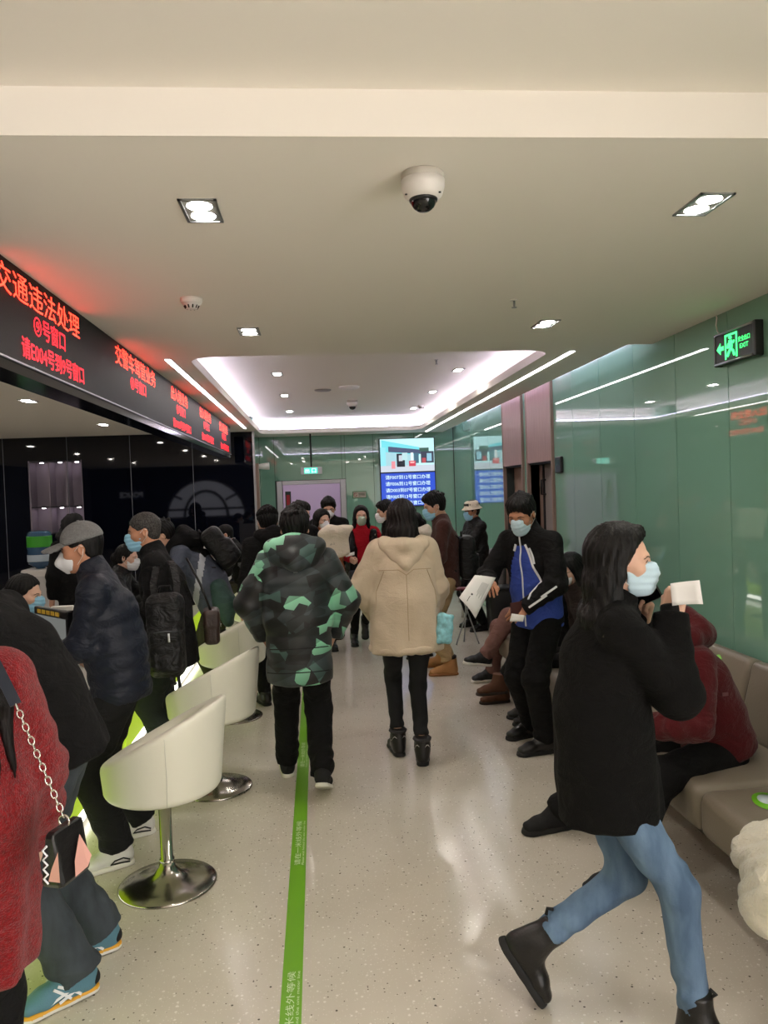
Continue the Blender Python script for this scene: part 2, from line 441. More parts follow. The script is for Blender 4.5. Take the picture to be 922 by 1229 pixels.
def nets(f, lo, h):
    s = f < 0; n = np.array(f.shape)
    cnt = np.zeros(n-1, np.int8)
    for a in (0, 1):
        for b in (0, 1):
            for c in (0, 1): cnt += s[a:n[0]-1+a, b:n[1]-1+b, c:n[2]-1+c]
    act = (cnt > 0) & (cnt < 8); I = np.argwhere(act)
    ids = np.full(n-1, -1, np.int32); ids[act] = np.arange(len(I))
    pos = np.zeros((len(I), 3)); num = np.zeros(len(I))
    for e0, e1 in EDG:
        A = f[I[:, 0]+e0[0], I[:, 1]+e0[1], I[:, 2]+e0[2]]; B = f[I[:, 0]+e1[0], I[:, 1]+e1[1], I[:, 2]+e1[2]]
        m = (A < 0) != (B < 0); t = np.where(m, A/np.where(m, A-B, 1), 0)
        p = np.array(e0)+t[:, None]*(np.array(e1)-np.array(e0)); pos += p*m[:, None]; num += m
    v = lo+h*(I+pos/np.maximum(num, 1)[:, None])
    F_ = []
    for x in range(3):
        y, z = (x+1) % 3, (x+2) % 3
        sl0 = [slice(None)]*3; sl1 = [slice(None)]*3; sl0[x] = slice(0, -1); sl1[x] = slice(1, None)
        ch = s[tuple(sl0)] != s[tuple(sl1)]; J = np.argwhere(ch)
        J = J[(J[:, y] > 0) & (J[:, z] > 0) & (J[:, y] < n[y]-1) & (J[:, z] < n[z]-1)]
        if not len(J): continue
        def cid(dy, dz):
            K = J.copy(); K[:, y] += dy; K[:, z] += dz; return ids[K[:, 0], K[:, 1], K[:, 2]]
        q = np.stack([cid(-1, -1), cid(0, -1), cid(0, 0), cid(-1, 0)], 1)
        ins = s[J[:, 0], J[:, 1], J[:, 2]]
        q[~ins] = q[~ins][:, ::-1]; F_.append(q)
    return v, np.concatenate(F_)
def wrinkle(amp, f, seed, zs=1.):
    def g(X, Y, Z, F_):
        z = Z*zs
        a = np.sin(f*(X+.7*z)+2*np.sin(f*.6*(Y+.5*z)+seed)); b = np.sin(f*1.7*(z*.8-.6*Y)+1.7*np.sin(f*.9*X+seed*2))
        return F_+amp*(.6*a+.4*b)
    return g
# ------------------------------------------------------------------ room shell
XR, XL, YB, YN, YF, ZC, ZN = 2.41, -8.0, 13.3, 12.0, -4.2, 2.74, 2.87
box('floor', (XL-.1, YF-.1, -.06), (XR+.6, 16.0, 0), MAT_FLOOR, kind='structure')

def rrect(x0, x1, y0, y1, r, n=6):
    P = []
    for cx, cy, a0 in ((x1-r, y1-r, 0), (x0+r, y1-r, 90), (x0+r, y0+r, 180), (x1-r, y0+r, 270)):
        for i in range(n+1):
            a = math.radians(a0+90*i/n); P.append((cx+r*math.cos(a), cy+r*math.sin(a)))
    return P
TX0, TX1, TY0, TY1 = -.86, 1.74, 5.45, 12.6
OUT = rrect(TX0, TX1, TY0, TY1, .22); WID = rrect(TX0-.17, TX1+.17, TY0-.17, TY1+.17, .34)
ceil = empty('ceiling', (0, 0, 0)); tag(ceil, kind='structure')
def fill(bm, loops, z):
    es = []
    for lp in loops:
        vs_ = [bm.verts.new((x, y, z)) for x, y in lp]
        es += [bm.edges.new((vs_[i], vs_[(i+1) % len(vs_)])) for i in range(len(vs_))]
    bmesh.ops.triangle_fill(bm, edges=es, use_beauty=True)
bm = bmesh.new()
fill(bm, [[(XL, 2.12), (XR, 2.12), (XR, 5.3), (2.23, 5.3), (2.23, YB), (XL, YB)], OUT], ZC)
bm_obj('ceiling_slab', bm, MAT_CEIL, ceil)
bm = bmesh.new(); fill(bm, [WID], 2.98); bm_obj('recess_top', bm, MAT_CEIL, ceil)
def band(name, A, B, za, zb, mat, par):
    bm = bmesh.new(); a = [bm.verts.new((x, y, za)) for x, y in A]; b = [bm.verts.new((x, y, zb)) for x, y in B]
    n = len(a)
    for i in range(n): bm.faces.new((a[i], a[(i+1) % n], b[(i+1) % n], b[i]))
    return bm_obj(name, bm, mat, par, smooth=True)
band('recess_lip', OUT, OUT, ZC, 2.81, MAT_CEIL, ceil)
band('recess_ledge', OUT, WID, 2.81, 2.81, MAT_CEIL, ceil)
band('recess_side', WID, WID, 2.81, 2.98, MAT_CEIL, ceil)
mid = rrect(TX0-.09, TX1+.09, TY0-.09, TY1+.09, .28)
tube('cove_light', [(x, y, 2.824) for x, y in mid], .008, MAT_COVE, ceil, 5, True)
box('near_ceiling', (XL, YF, ZN), (XR, 2.12, ZN+.05), MAT_CEIL, ceil)
box('ceiling_step', (XL, 2.12, ZC+.002), (XR, 2.16, ZN+.05), MAT_CEIL, ceil)
# light slot between the ceiling and the glass wall
bm = bmesh.new()
bx(bm, (2.20, 5.3, ZC+.002), (2.23, YB, 2.96)); bx(bm, (2.2, 5.3, 2.96), (XR, YB, 2.98)); bx(bm, (2.2, 5.27, ZC+.002), (XR, 5.3, 2.98))
bm_obj('slot_box', bm, MAT_CEIL, ceil)
box('slot_light', (2.232, 5.5, 2.90), (2.24, 12.9, 2.915), MAT_COVE, ceil)
# right wall: backing with two door openings, glass panels as pieces
D1, D2 = (7.64, 8.53), (8.77, 9.64); DH = 2.01
wr = empty('wall_right'); tag(wr, kind='structure')
bm = bmesh.new()
for y0, y1, z0 in ((.2, D1[0], 0), (YF, .2, 2.74), (D1[0], D1[1], DH), (D1[1], D2[0], 0), (D2[0], D2[1], DH), (D2[1], YB+.2, 0)):
    bx(bm, (XR+.012, y0, z0), (XR+.16, y1, 2.98))
bx(bm, (XR+.012, YF, 0), (XR+.16, .2, .25))
bm_obj('wall_backing', bm, MAT_JOINT, wr)
seams = [.22, .90, 1.58, 2.26, 2.94, 3.62, 4.30, 4.96, 5.64, 6.34, 7.04, 7.64]
for a, b in zip(seams, seams[1:]): box('glass_panel', (XR, a+.003, .0), (XR+.012, b-.003, 2.97), MAT_GREEN, wr)
box('glass_panel', (XR, 8.555, 0), (XR+.012, 8.745, 2.97), MAT_GREEN, wr)
back_seams = [9.64, 10.55, 11.46, 12.37, YB]
for a, b in zip(back_seams, back_seams[1:]): box('glass_panel', (XR, a+.003, 0), (XR+.012, b-.003, 2.97), MAT_GREEN, wr)
for i, (y0, y1) in enumerate((D1, D2)):
    d = empty('door_%d' % (i+1), (XR, y0, 0)); tag(d, kind='structure')
    w = y1-y0
    box('header_panel', (-.025, .0, DH), (.012, w, 2.97), MAT_WOOD, d)
    box('jamb', (-.03, -.03, 0), (.16, 0.0, 2.97), MAT_WOOD2, d)
    box('jamb', (-.03, w, 0), (.16, w+.025, 2.97), MAT_WOOD2, d)
    box('lintel', (0, 0, DH-.02), (.16, w, DH), MAT_DARK, d)
    if i == 0:
        box('leaf', (.12, .0, 0), (.16, w-.14, DH-.02), M('grey_door', (136, 128, 124), .5), d)
        box('stile', (.11, w-.14, 0), (.16, w, DH-.02), MAT_WOOD2, d)
        box('gap', (.105, w-.17, 0), (.12, w-.13, DH-.02), MAT_DARK, d)
        tube('handle', [(.12, w-.2, 1.66), (.07, w-.2, 1.66), (.07, w-.2, 1.82), (.12, w-.2, 1.82)], .012, MAT_BLACK_PL, d)
        lk = box('lock', (.09, w-.23, 1.02), (.12, w-.12, 1.22), MAT_BLACK_PL, d, .01)
        tube('lever', [(.09, w-.2, 1.12), (.06, w-.2, 1.12), (.06, w-.34, 1.12)], .01, MAT_BLACK_PL, lk)
    else:
        box('leaf', (.11, w-.5, 0), (.16, w, DH-.02), MAT_WOOD2, d)
        box('pane', (.13, 0, 0), (.15, w-.5, DH-.02), M('smoked_pane', (20, 26, 24), .08), d)
nb = box('door_notice', (XR+.112, 7.72, 1.28), (XR+.118, 7.98, 1.72), M('paper', (232, 232, 236), .8))
tag(nb, 'white printed notice sheet taped on grey door', 'notice')
for k in range(9):
    box('text_line', (XR+.110, 7.75, 1.66-.035*k), (XR+.1119, 7.95-.02*(k % 3), 1.668-.035*k), M('print_grey', (120, 122, 140), .8), nb)
# back wall with doorway
wb = empty('wall_back'); tag(wb, kind='structure')
DX0, DX1, DT = -.58, .41, 1.91
bm = bmesh.new()
for x0, x1, z0 in ((-1.1, DX0, 0), (DX0, DX1, DT), (DX1, XR+.2, 0)): bx(bm, (x0, YB+.012, z0), (x1, YB+.16, 2.98))
bm_obj('wall_backing', bm, MAT_JOINT, wb)
for x0, x1, z0 in ((-.95, -.70, 0), (-.70, .45, 1.985), (.51, 1.0, 0), (1.0, 1.72, 0), (1.72, 2.405, 0)):
    box('glass_panel', (x0+.003, YB, z0), (x1-.003, YB+.012, 2.97), MAT_GREEN, wb)
box('glass_panel', (.453, YB, 1.985), (.507, YB+.012, 2.97), MAT_GREEN, wb)
d = empty('door_3', ((DX0+DX1)/2, YB, 0)); tag(d, kind='structure')
hw = (DX1-DX0)/2
for s in (-1, 1): box('jamb', (s*hw, -.03, 0), (s*(hw+.1), .16, DT+.07), MAT_ALU, d, .008)
box('head', (-hw, -.03, DT), (hw, .16, DT+.07), MAT_ALU, d, .008)
lilac = M('lilac_wall', (206, 186, 214), .8)
w4 = empty('wall_beyond_door'); tag(w4, kind='structure')
box('panel', (-2.2, 15.8, 0), (2.2, 15.9, 2.8), lilac, w4); box('panel', (-2.3, 13.46, 0), (-2.2, 15.9, 2.8), lilac, w4)
box('panel', (2.2, 13.46, 0), (2.3, 15.9, 2.8), lilac, w4); box('panel', (-2.3, 13.46, 2.8), (2.3, 15.9, 2.86), MAT_CEIL, w4)
o = box('ceiling_lamp', (-.6, 14.2, 2.77), (.6, 14.8, 2.80), M('panel_lamp', (255, 255, 255), .5, emit=((1, .95, 1), 7.)))
tag(o, 'flat white lamp on ceiling of the room behind the doorway', 'lamp')
# navy glass wall behind the service area
wn = empty('wall_navy'); tag(wn, kind='structure')
NX = [XL, -7.45, -6.52, -5.59, -4.66, -3.73, -2.80, -1.87, -.955]
N0, N1, NZ0, NZ1 = -4.31, -3.52, 1.28, 2.39
for a, b in zip(NX, NX[1:]):
    a, b = a+.003, b-.003
    if b > N0 and a < N1:
        box('glass_panel', (a, YN, 0), (b, YN+.012, NZ0), MAT_NAVY, wn); box('glass_panel', (a, YN, NZ1), (b, YN+.012, ZC), MAT_NAVY, wn)
        if a < N0: box('glass_panel', (a, YN, NZ0), (N0, YN+.012, NZ1), MAT_NAVY, wn)
        if b > N1: box('glass_panel', (N1, YN, NZ0), (b, YN+.012, NZ1), MAT_NAVY, wn)
    else: box('glass_panel', (a, YN, 0), (b, YN+.012, ZC), MAT_NAVY, wn)
for a in NX[1:-1]: box('joint_strip', (a-.004, YN-.002, 0), (a+.004, YN+.002, ZC), MAT_JOINT_PALE, wn)
bm = bmesh.new()
bx(bm, (XL, YN+.32, 0), (-1.0, YN+.4, ZC)); bx(bm, (XL, YN+.013, 0), (N0-.04, YN+.1, ZC)); bx(bm, (N1+.04, YN+.013, 0), (-1.0, YN+.1, ZC))
bm_obj('wall_backing', bm, MAT_DARK, wn)
mauve = M('mauve_lining', (150, 138, 152), .6)
ni = empty('shelf_niche', (N0, YN, NZ0), label='lit mauve display niche with six compartments in the navy glass wall', cat='shelf')
nw, nh = N1-N0, NZ1-NZ0
box('back', (0, .28, 0), (nw, .30, nh), mauve, ni)
for x in (0, nw*.36, nw*.68, nw-.02): box('divider', (x, .014, 0), (x+.02, .28, nh), mauve, ni)
for z in (0, nh*.36, nh-.02): box('shelf', (.02, .014, z), (nw-.02, .279, z+.02), M('shelf_dark', (50, 46, 54), .5), ni)
for z in (nh*.36-.004, nh-.024):
    for x in (nw*.2, nw*.54, nw*.86): lathe('spot_lamp', [(.001, 0), (.028, 0), (.028, -.008), (.001, -.008)], M('niche_lamp', (255, 255, 255), .5, emit=((1, .9, .95), 14.)), ni, 10, (x, .14, z))
tr = box('trim_1', (-.955, YN-.03, 0), (-.925, YN+.02, ZC), MAT_ALU, kind='structure')
box('trim_2', (-.93, 12.04, 0), (-.88, 12.12, 2.25), MAT_WOOD2, kind='structure')
wl2 = empty('wall_return'); tag(wl2, kind='structure')
box('glass_panel', (-.97, 12.125, 0), (-.95, YB-.003, 2.97), MAT_GREEN, wl2); box('wall_backing', (-1.0, 12.02, 0), (-.971, YB, 2.97), MAT_JOINT, wl2)
# walls out of frame
box('wall_left', (XL-.1, YF-.1, 0), (XL, YN+.3, ZN), M('dark_wall', (60, 60, 70), .4), kind='structure')
rear = M('rear_wall', (70, 68, 76), .5)
wq = box('wall_rear', (-1.4, YF-.1, 0), (XR+.2, YF, ZN+.05), M('rear_wall_pale', (196, 190, 182), .7), kind='structure')
box('wall_rear_dark', (XL, YF-.1, 0), (-1.4, YF, ZN+.05), M('rear_wall_navy', (24, 24, 30), .5), kind='structure')
# added opening in the unseen side wall, lets in sky as fill light
en = empty('fill_opening', (XR, YF, 0)); tag(en, kind='structure')
for k in range(5): box('added_mullion', (-.02, 4.4*k/4-.03, .25), (.06, 4.4*k/4+.03, 2.72), MAT_ALU, en)
for z in (.25, 2.1, 2.70): box('added_transom', (-.01, 0, z), (.05, 4.4, z+.05), MAT_ALU, en)
# led strips hidden on the ledges of the front ceiling recess
for x, s_ in ((-1.16, 1), (2.36, -1)):
    box('cove_ledge', (x-.04, YF, ZC), (x+.04, 2.119, ZC+.02), MAT_CEIL, ceil); box('cove_light', (x-.006, YF+.1, ZC+.02), (x+.006, 2.05, ZC+.03), M('cove_led_warm', (255, 255, 255), .5, emit=((1, .92, .87), L_COVE*.1)), ceil)

wi = empty('window_1', (-3.98, YF, 0)); tag(wi, kind='structure')
AW, A0, AH = 1.4, 1.0, 1.35
def archpts(w, h, n=14): return [(w*math.cos(math.pi*i/n), h*math.sin(math.pi*i/n)) for i in range(n+1)]
bm = bmesh.new(); vs_ = [bm.verts.new((x, .01, A0+z)) for x, z in archpts(AW, AH)]; bm.faces.new(vs_)
bm_obj('pane', bm, M('arch_glow', (200, 205, 220), .3, emit=((.86, .86, 1), .7)), wi)
for w, h, r in ((AW, AH, .04), (AW*.55, AH*.7, .05)): tube('frame', [(x, .03, A0+z) for x, z in archpts(w, h)], r, MAT_DARK, wi, 6)
for x0, z0, x1, z1 in ((-AW, 0, AW, 0), (-.6*AW, .5*AH, -.82*AW, .6*AH), (.5*AW, .45*AH, .82*AW, .62*AH), (-AW, .3, AW, .3)):
    tube('frame', [(x0, .03, A0+z0), (x1, .03, A0+z1)], .04, MAT_DARK, wi, 6)
ps = empty('police_sign', (-6.6, YF, 1.9), label='dark wall sign with pale POLICE lettering opposite the navy wall', cat='sign')
box('board', (-.5, .0, -.2), (.5, .03, .2), M('navy_board', (24, 30, 60), .5), ps)
text('POLICE', M('pale_letter', (200, 200, 215), .5, emit=((.9, .9, 1), .8)), ps, frame_mtx((0, .033, 0), (-1, 0, 0), (0, 0, 1)), w=.8)

# ------------------------------------------------------------------ ceiling fixtures
def downlight(x, y, z, label, group, sc=1., lens=None, rotz=0):
    r = empty('downlight', (x, y, z), rotz, label, 'downlight', group)
    bm = bmesh.new(); a, b = .062*sc, .105*sc
    for lo, hi in (((-a, -b, -.006), (-a+.01, b, 0)), ((a-.01, -b, -.006), (a, b, 0)), ((-a, -b, -.006), (a, -b+.01, 0)), ((-a, b-.01, -.006), (a, b, 0))): bx(bm, lo, hi)
    bm_obj('frame', bm, MAT_ALU, r)
    box('plate', (-a+.008, -b+.008, -.003), (a-.008, b-.008, 0), M('lamp_plate', (150, 150, 146), .4), r)
    for s in (-1, 1): lathe('lens', [(.001, -.0034), (.041*sc, -.0034), (.041*sc, -.0036), (.001, -.0036)], lens or MAT_LENS, r, 16, (0, s*.046*sc, 0))
for x, y in ((-.35, 2.66), (1.39, 2.62), (-.36, 4.62), (1.41, 4.55)):
    downlight(x, y, ZC, 'twin round lens downlight in a square plate on the flat beige ceiling', 'downlights in flat ceiling')
for x in (-.35, 1.5):
    for y in (7.85, 9.6, 11.5):
        downlight(x, y, 2.98, 'small bright downlight inside the cove lit ceiling recess', 'downlights in ceiling recess', .9, MAT_LENS_SMALL)
for x in (-2.7, -4.9):
    for y in (2.6, 5.0, 7.6, 10.2):
        downlight(x, y, ZC, 'twin lens downlight over the staff side of the counter', 'downlights over staff area', 1.)
for x in (-.9, 1.2):  # unseen lamps added behind the camera to light the near ceiling
    for y in (-2.6, -.4): downlight(x, y, ZN, 'added unseen twin lens downlight in the higher front ceiling', 'added downlights in the front ceiling', 1.)
for x, y0, y1, lab in ((-1.0, 5.5, 11.35, 'thin bright linear ceiling lamp running beside the red letter board'), (1.9, 5.5, 13.0, 'thin bright linear ceiling lamp running beside the green glass wall')):
    r = empty('linear_lamp', (x, y0, ZC), label=lab, cat='lamp')
    box('diffuser', (-.018, .0, -.006), (.018, y1-y0, .0), MAT_STRIP, r); box('rail', (-.026, -.004, -.003), (.026, y1-y0+.004, -.0005), MAT_ALU, r)
def dome_camera(x, y, z, label, s=1.):
    r = empty('dome_camera', (x, y, z), label=label, cat='camera')
    lathe('ring', [(.062*s, 0), (.066*s, -.004*s), (.067*s, -.022*s)], M('cam_grey', (196, 190, 180), .5), r, 28)
    lathe('housing', [(.067*s, -.022*s), (.066*s, -.045*s), (.058*s, -.068*s), (.046*s, -.078*s), (.040*s, -.079*s)], MAT_WHITE_PL, r, 28)
    lathe('dome', [(.040*s, -.076*s), (.039*s, -.09*s), (.031*s, -.104*s), (.018*s, -.113*s), (.002*s, -.116*s)], M('dome_glass', (14, 14, 16), .08), r, 24)
    lathe('bezel', [(.038*s, -.077*s), (.044*s, -.077*s), (.043*s, -.084*s), (.0395*s, -.086*s)], MAT_BLACK_PL, r, 24)
    for a in (40, 200, 320): lathe('screw', [(.001, 0), (.004*s, 0), (.004*s, -.003), (.001, -.003)], MAT_DARK, r, 6, (.059*s*math.cos(math.radians(a)), .059*s*math.sin(math.radians(a)), -.069*s))
dome_camera(.36, 2.36, ZC, 'white dome security camera with black lens on the flat ceiling')
dome_camera(.52, 10.28, 2.98, 'small white dome camera inside the lit ceiling recess', 1.1)
def smoke(x, y, z, label):
    r = empty('smoke_detector', (x, y, z), label=label, cat='detector')
    lathe('base', [(.052, 0), (.053, -.016), (.047, -.026)], MAT_WHITE_PL, r, 24)
    lathe('cage', [(.047, -.026), (.03, -.04), (.028, -.05), (.001, -.053)], MAT_WHITE_PL, r, 24)
    for k in range(10):
        a = k*math.pi/5; c, s = math.cos(a), math.sin(a)
        tube('vent_slot', [(.036*c, .036*s, -.036), (.028*c, .028*s, -.05)], .0035, MAT_DARK, r, 4)
smoke(-.57, 3.83, ZC, 'white smoke detector on the flat ceiling near the red letter board')
smoke(1.56, 11.1, 2.98, 'white smoke detector inside the lit ceiling recess')
def sprinkler(x, y, z, label):
    r = empty('sprinkler_head', (x, y, z), label=label, cat='sprinkler')
    lathe('escutcheon', [(.02, 0), (.02, -.004), (.008, -.006)], MAT_WHITE_PL, r, 14)
    lathe('stem', [(.006, -.004), (.006, -.03), (.003, -.04)], MAT_ALU, r, 10); lathe('deflector', [(.001, -.04), (.014, -.04), (.014, -.043), (.001, -.043)], MAT_ALU, r, 12)
sprinkler(1.06, 3.95, ZC, 'small white sprinkler head on the flat ceiling'); sprinkler(1.17, 7.2, 2.98, 'small sprinkler head inside the lit ceiling recess')
sprinkler(-3.0, 6.6, ZC, 'small sprinkler head above the staff area')
o = lathe('ceiling_speaker', [(.001, -.012), (.09, -.012), (.1, -.006), (.1, 0)], M('speaker_grey', (150, 146, 142), .6), None, 24, (0, 0, 0)); o.location = (.12, 9.17, 2.98)
tag(o, 'flat round grey ceiling speaker in the lit recess', 'speaker')
o = lathe('wifi_unit', [(.001, -.03), (.1, -.028), (.12, -.014), (.12, 0)], MAT_WHITE_PL, None, 24); o.location = (.42, 8.93, 2.98)
tag(o, 'flat white disc wireless unit in the lit recess', 'device')

# ------------------------------------------------------------------ red letter board
sg = empty('led_board', (-1.18, 1.2, 2.30), label='long black led board with rows of red Chinese lettering under the ceiling', cat='sign')
SL = 11.03-1.2
box('case', (-.15, 0, .05), (0, SL, .438), M('led_black', (10, 9, 10), .5, bump=(220, .2), spec=.2), sg)
box('trim_line', (-.15, 0, .043), (.004, SL, .05), MAT_ALU, sg)
box('lower_rail', (-.15, 0, .0), (-.006, SL, .043), M('gloss_black', (10, 10, 12), .12), sg)
for y in (2.2, 4.9, 7.6): box('rail_joint', (-.15, y, .044), (.005, y+.006, .052), MAT_ALU, sg)
def led(s, y0, y1, z0, z1, mat):
    text(s, mat, sg, frame_mtx((.003, (y0+y1)/2-1.2, (z0+z1)/2-2.30), (0, 1, 0), (0, 0, 1)), w=y1-y0, h=z1-z0, bold=-.004 if mat is MAT_RED_HOT else 0.)
led('交通违法处理', 3.04, 4.08, 2.60, 2.715, MAT_RED_HOT); led('⑨号窗口', 3.43, 3.84, 2.493, 2.585, MAT_RED); led('请E004号到9号窗口', 3.28, 4.12, 2.375, 2.465, MAT_RED)
led('交警车驾管业务', 4.79, 5.94, 2.60, 2.72, MAT_RED_HOT); led('⑧号窗口', 5.15, 5.60, 2.49, 2.58, MAT_RED)
led('出入境业务', 6.58, 7.40, 2.60, 2.715, MAT_RED_HOT); led('⑦号窗口', 6.80, 7.24, 2.495, 2.585, MAT_RED); led('请D003号到7号窗口', 6.62, 7.53, 2.37, 2.45, MAT_RED)
led('出入境业务', 8.17, 9.0, 2.60, 2.715, MAT_RED_HOT); led('⑥号窗口', 8.40, 8.84, 2.495, 2.585, MAT_RED); led('请D002号到6号窗口', 8.25, 9.17, 2.37, 2.455, MAT_RED)
led('出入境业务', 9.78, 10.65, 2.59, 2.71, MAT_RED_HOT); led('⑤号窗口', 10.0, 10.44, 2.495, 2.58, MAT_RED); led('请D001号到5号窗口', 9.84, 10.72, 2.365, 2.45, MAT_RED)

# ------------------------------------------------------------------ screens on the back wall
def screen_root(z, label): return empty('wall_screen', (1.59, YB-.045, z), label=label, cat='screen')
SW, SH = .47, .285
def emat(n, c, k=1.): return M(n, (10, 10, 10), .4, emit=(lin(c), k))
s1 = screen_root(2.355, 'upper wall screen showing a pale shopfront street picture')
box('bezel', (-SW-.015, 0, -SH-.012), (SW+.015, .045, SH+.012), MAT_BLACK_PL, s1)
PIC = [((-1, 1), (-1, 1), (200, 246, 250)), ((-1, 1), (-1, -.62), (205, 214, 226)), ((-1, .35), (-.62, .25), (170, 214, 224)),
       ((-.95, .45), (.25, .95), (120, 226, 236)), ((-.7, .5), (.22, .55), (74, 84, 116)), ((-.4, -.1), (-.7, .1), (28, 30, 44)), ((-.32, -.18), (-.35, .0), (200, 210, 220)),
       ((.12, .22), (-.55, .15), (230, 240, 240)), ((.24, .42), (-.5, .12), (70, 110, 130)), ((.5, .98), (-.5, .2), (60, 64, 82)), ((.72, .9), (-.4, .08), (150, 200, 220)),
       ((.45, .8), (.2, .42), (60, 96, 84)), ((-.6, -.46), (-.8, -.35), (236, 150, 160)), ((.05, .3), (-.68, -.35), (214, 70, 90)), ((.1, .25), (-.5, -.4), (250, 190, 190)), ((.54, .68), (-.5, -.2), (190, 80, 90)),
       ((-1, -.8), (-.62, .5), (150, 230, 240)), ((-.2, .0), (-.3, .15), (190, 225, 230))]
for k, (xr, zr, c) in enumerate(PIC):
    bm = bmesh.new(); y = -.001-.0004*k
    vv = [bm.verts.new((xr[a]*SW, y, zr[b]*SH)) for a, b in ((0, 0), (1, 0), (1, 1), (0, 1))]
    if c == (74, 84, 116): vv[2].co.z -= .07; vv[1].co.z -= .05
    if c == (120, 226, 236): vv[2].co.z -= .14; vv[1].co.z -= .08
    bm.faces.new(vv); bm_obj('picture_patch', bm, emat('pic_%d' % k, c, 1.1), s1)
s2 = screen_root(1.763, 'lower wall screen listing blue and white queue calls')
box('bezel', (-SW-.015, 0, -SH-.012), (SW+.015, .045, SH+.012), MAT_BLACK_PL, s2)
bm = bmesh.new(); bm.faces.new([bm.verts.new(p) for p in ((-SW, -.001, -SH), (SW, -.001, -SH), (SW, -.001, SH), (-SW, -.001, SH))]); bm_obj('display', bm, emat('screen_blue', (52, 88, 216), 1.0), s2)
for k, s in enumerate(('请F007到12号窗口办理', '请F006到12号窗口办理', '请D003到07号窗口办理', '请F005到13号窗口办理', '请E004到09号窗口办理')):
    text(s, emat('screen_white', (214, 244, 246), 1.2), s2, frame_mtx((-.005, -.004, .215-.112*k), (1, 0, 0), (0, 0, 1)), w=.78, h=.075, bold=.01)
tube('cable_duct', [(-.36, .03, -SH), (-.36, .03, -1.4)], .025, MAT_WHITE_PL, s2)

# ------------------------------------------------------------------ signs
EXG = emat('exit_green', (70, 255, 130), 2.4)
def exit_sign(loc, yaw, label, w=.42, h=.18, rod=False):
    r = empty('exit_sign', loc, yaw, label, 'exit sign')       # face towards local -Y
    return r
es = exit_sign((XR-.045, 4.15, 2.52), -90, 'black exit sign with glowing green running figure on the green glass wall')
# local x -> -world Y (reading direction), face -Y local -> -X world
box('case', (-.21, 0, -.09), (.21, .04, .09), MAT_BLACK_PL, es, .006)
box('end_cap', (.19, -.006, -.095), (.215, .045, .095), MAT_BLACK_PL, es, .006); box('end_cap', (-.215, -.006, -.095), (-.2, .045, .095), MAT_BLACK_PL, es, .006)
for z in (-.085, .085): tube('rail', [(-.2, -.004, z), (.19, -.004, z)], .007, MAT_ALU, es)
def flat(name, pts, y, mat, par):
    bm = bmesh.new(); bm.faces.new([bm.verts.new((x, y, z)) for x, z in pts]); return bm_obj(name, bm, mat, par)
flat('arrow', [(-.185, 0), (-.14, .035), (-.14, .012), (-.105, .012), (-.105, -.012), (-.14, -.012), (-.14, -.035)], -.003, EXG, es)
bm = bmesh.new()
for lo, hi in (((-.095, -.003, -.07), (-.08, -.002, .07)), ((.02, -.003, -.07), (.035, -.002, .07)), ((-.095, -.003, .058), (.035, -.002, .07))): bx(bm, lo, hi)
bm_obj('door_symbol', bm, EXG, es)
bm = bmesh.new()
for pts, r_ in (([(-.03, .03), (-.025, .0), (-.03, -.015)], .012), ([(-.03, -.015), (-.005, -.03), (.008, -.058)], .007), ([(-.03, -.015), (-.05, -.035), (-.066, -.055)], .007), ([(-.028, .025), (-.055, .012), (-.064, -.01)], .006), ([(-.028, .025), (-.004, .014), (.006, .024)], .006)):
    tube_bm(bm, [(x, -.004, z) for x, z in pts], r_, 6)
bmesh.ops.create_icosphere(bm, subdivisions=1, radius=.012, matrix=Matrix.Translation((-.034, -.004, .047)))
bm_obj('running_figure', bm, EXG, es)
text('安全出口', EXG, es, frame_mtx((.105, -.004, .02), (1, 0, 0), (0, 0, 1)), w=.115, h=.03)
text('EXIT', EXG, es, frame_mtx((.105, -.004, -.02), (1, 0, 0), (0, 0, 1)), w=.085, h=.025)
tube('power_wire', [(-.19, .03, .09), (-.23, .03, .12), (-.245, .03, .16), (-.235, .03, .2), (-.24, .03, .218)], .004, MAT_WHITE_PL, es)
eb = exit_sign((-.07, YB-.5, 2.13), 0, 'hanging back-lit green exit sign on a black rod above the doorway')
box('case', (-.175, 0, -.06), (.175, .03, .06), M('sign_pale', (190, 190, 196), .4), eb, .005)
flat('panel', [(-.12, -.048), (.1, -.048), (.1, .048), (-.12, .048)], -.001, emat('exit_teal', (70, 220, 190), 1.5), eb)
for x in (-.07, .04): text('出' if x < 0 else '口', emat('exit_pale', (225, 255, 240), 1.8), eb, frame_mtx((x, -.004, 0), (1, 0, 0), (0, 0, 1)), w=.07, h=.07)
tube('rod', [(0, .015, .06), (0, .015, ZC-2.13)], .014, MAT_BLACK_PL, eb)
pl = empty('plaque', (.74, YB-.012, 1.70), label='small no smoking plaque with green rim beside the doorway', cat='sign')
box('board', (-.12, 0, -.06), (.12, .01, .06), M('plaque_green', (60, 120, 70), .5), pl, .004); box('face', (-.11, -.003, -.05), (.11, 0, .05), M('plaque_face', (190, 182, 168), .5), pl)
tube('symbol', [(-.07+.028*math.cos(a*.4), -.004, .028*math.sin(a*.4)) for a in range(16)], .005, M('plaque_red', (150, 60, 60), .5), pl, 4, True); tube('symbol', [(-.09, -.004, .02), (-.05, -.004, -.02)], .004, MATS['plaque_red'], pl, 4)
for z in (.02, 0, -.02): box('text_line', (-.02, -.0045, z-.005), (.09, -.003, z+.005), M('plaque_text', (90, 80, 70), .6), pl)
ac = empty('access_reader', (XR-.03, 7.42, 1.96), label='black card reader box on green glass beside the wooden door', cat='device')
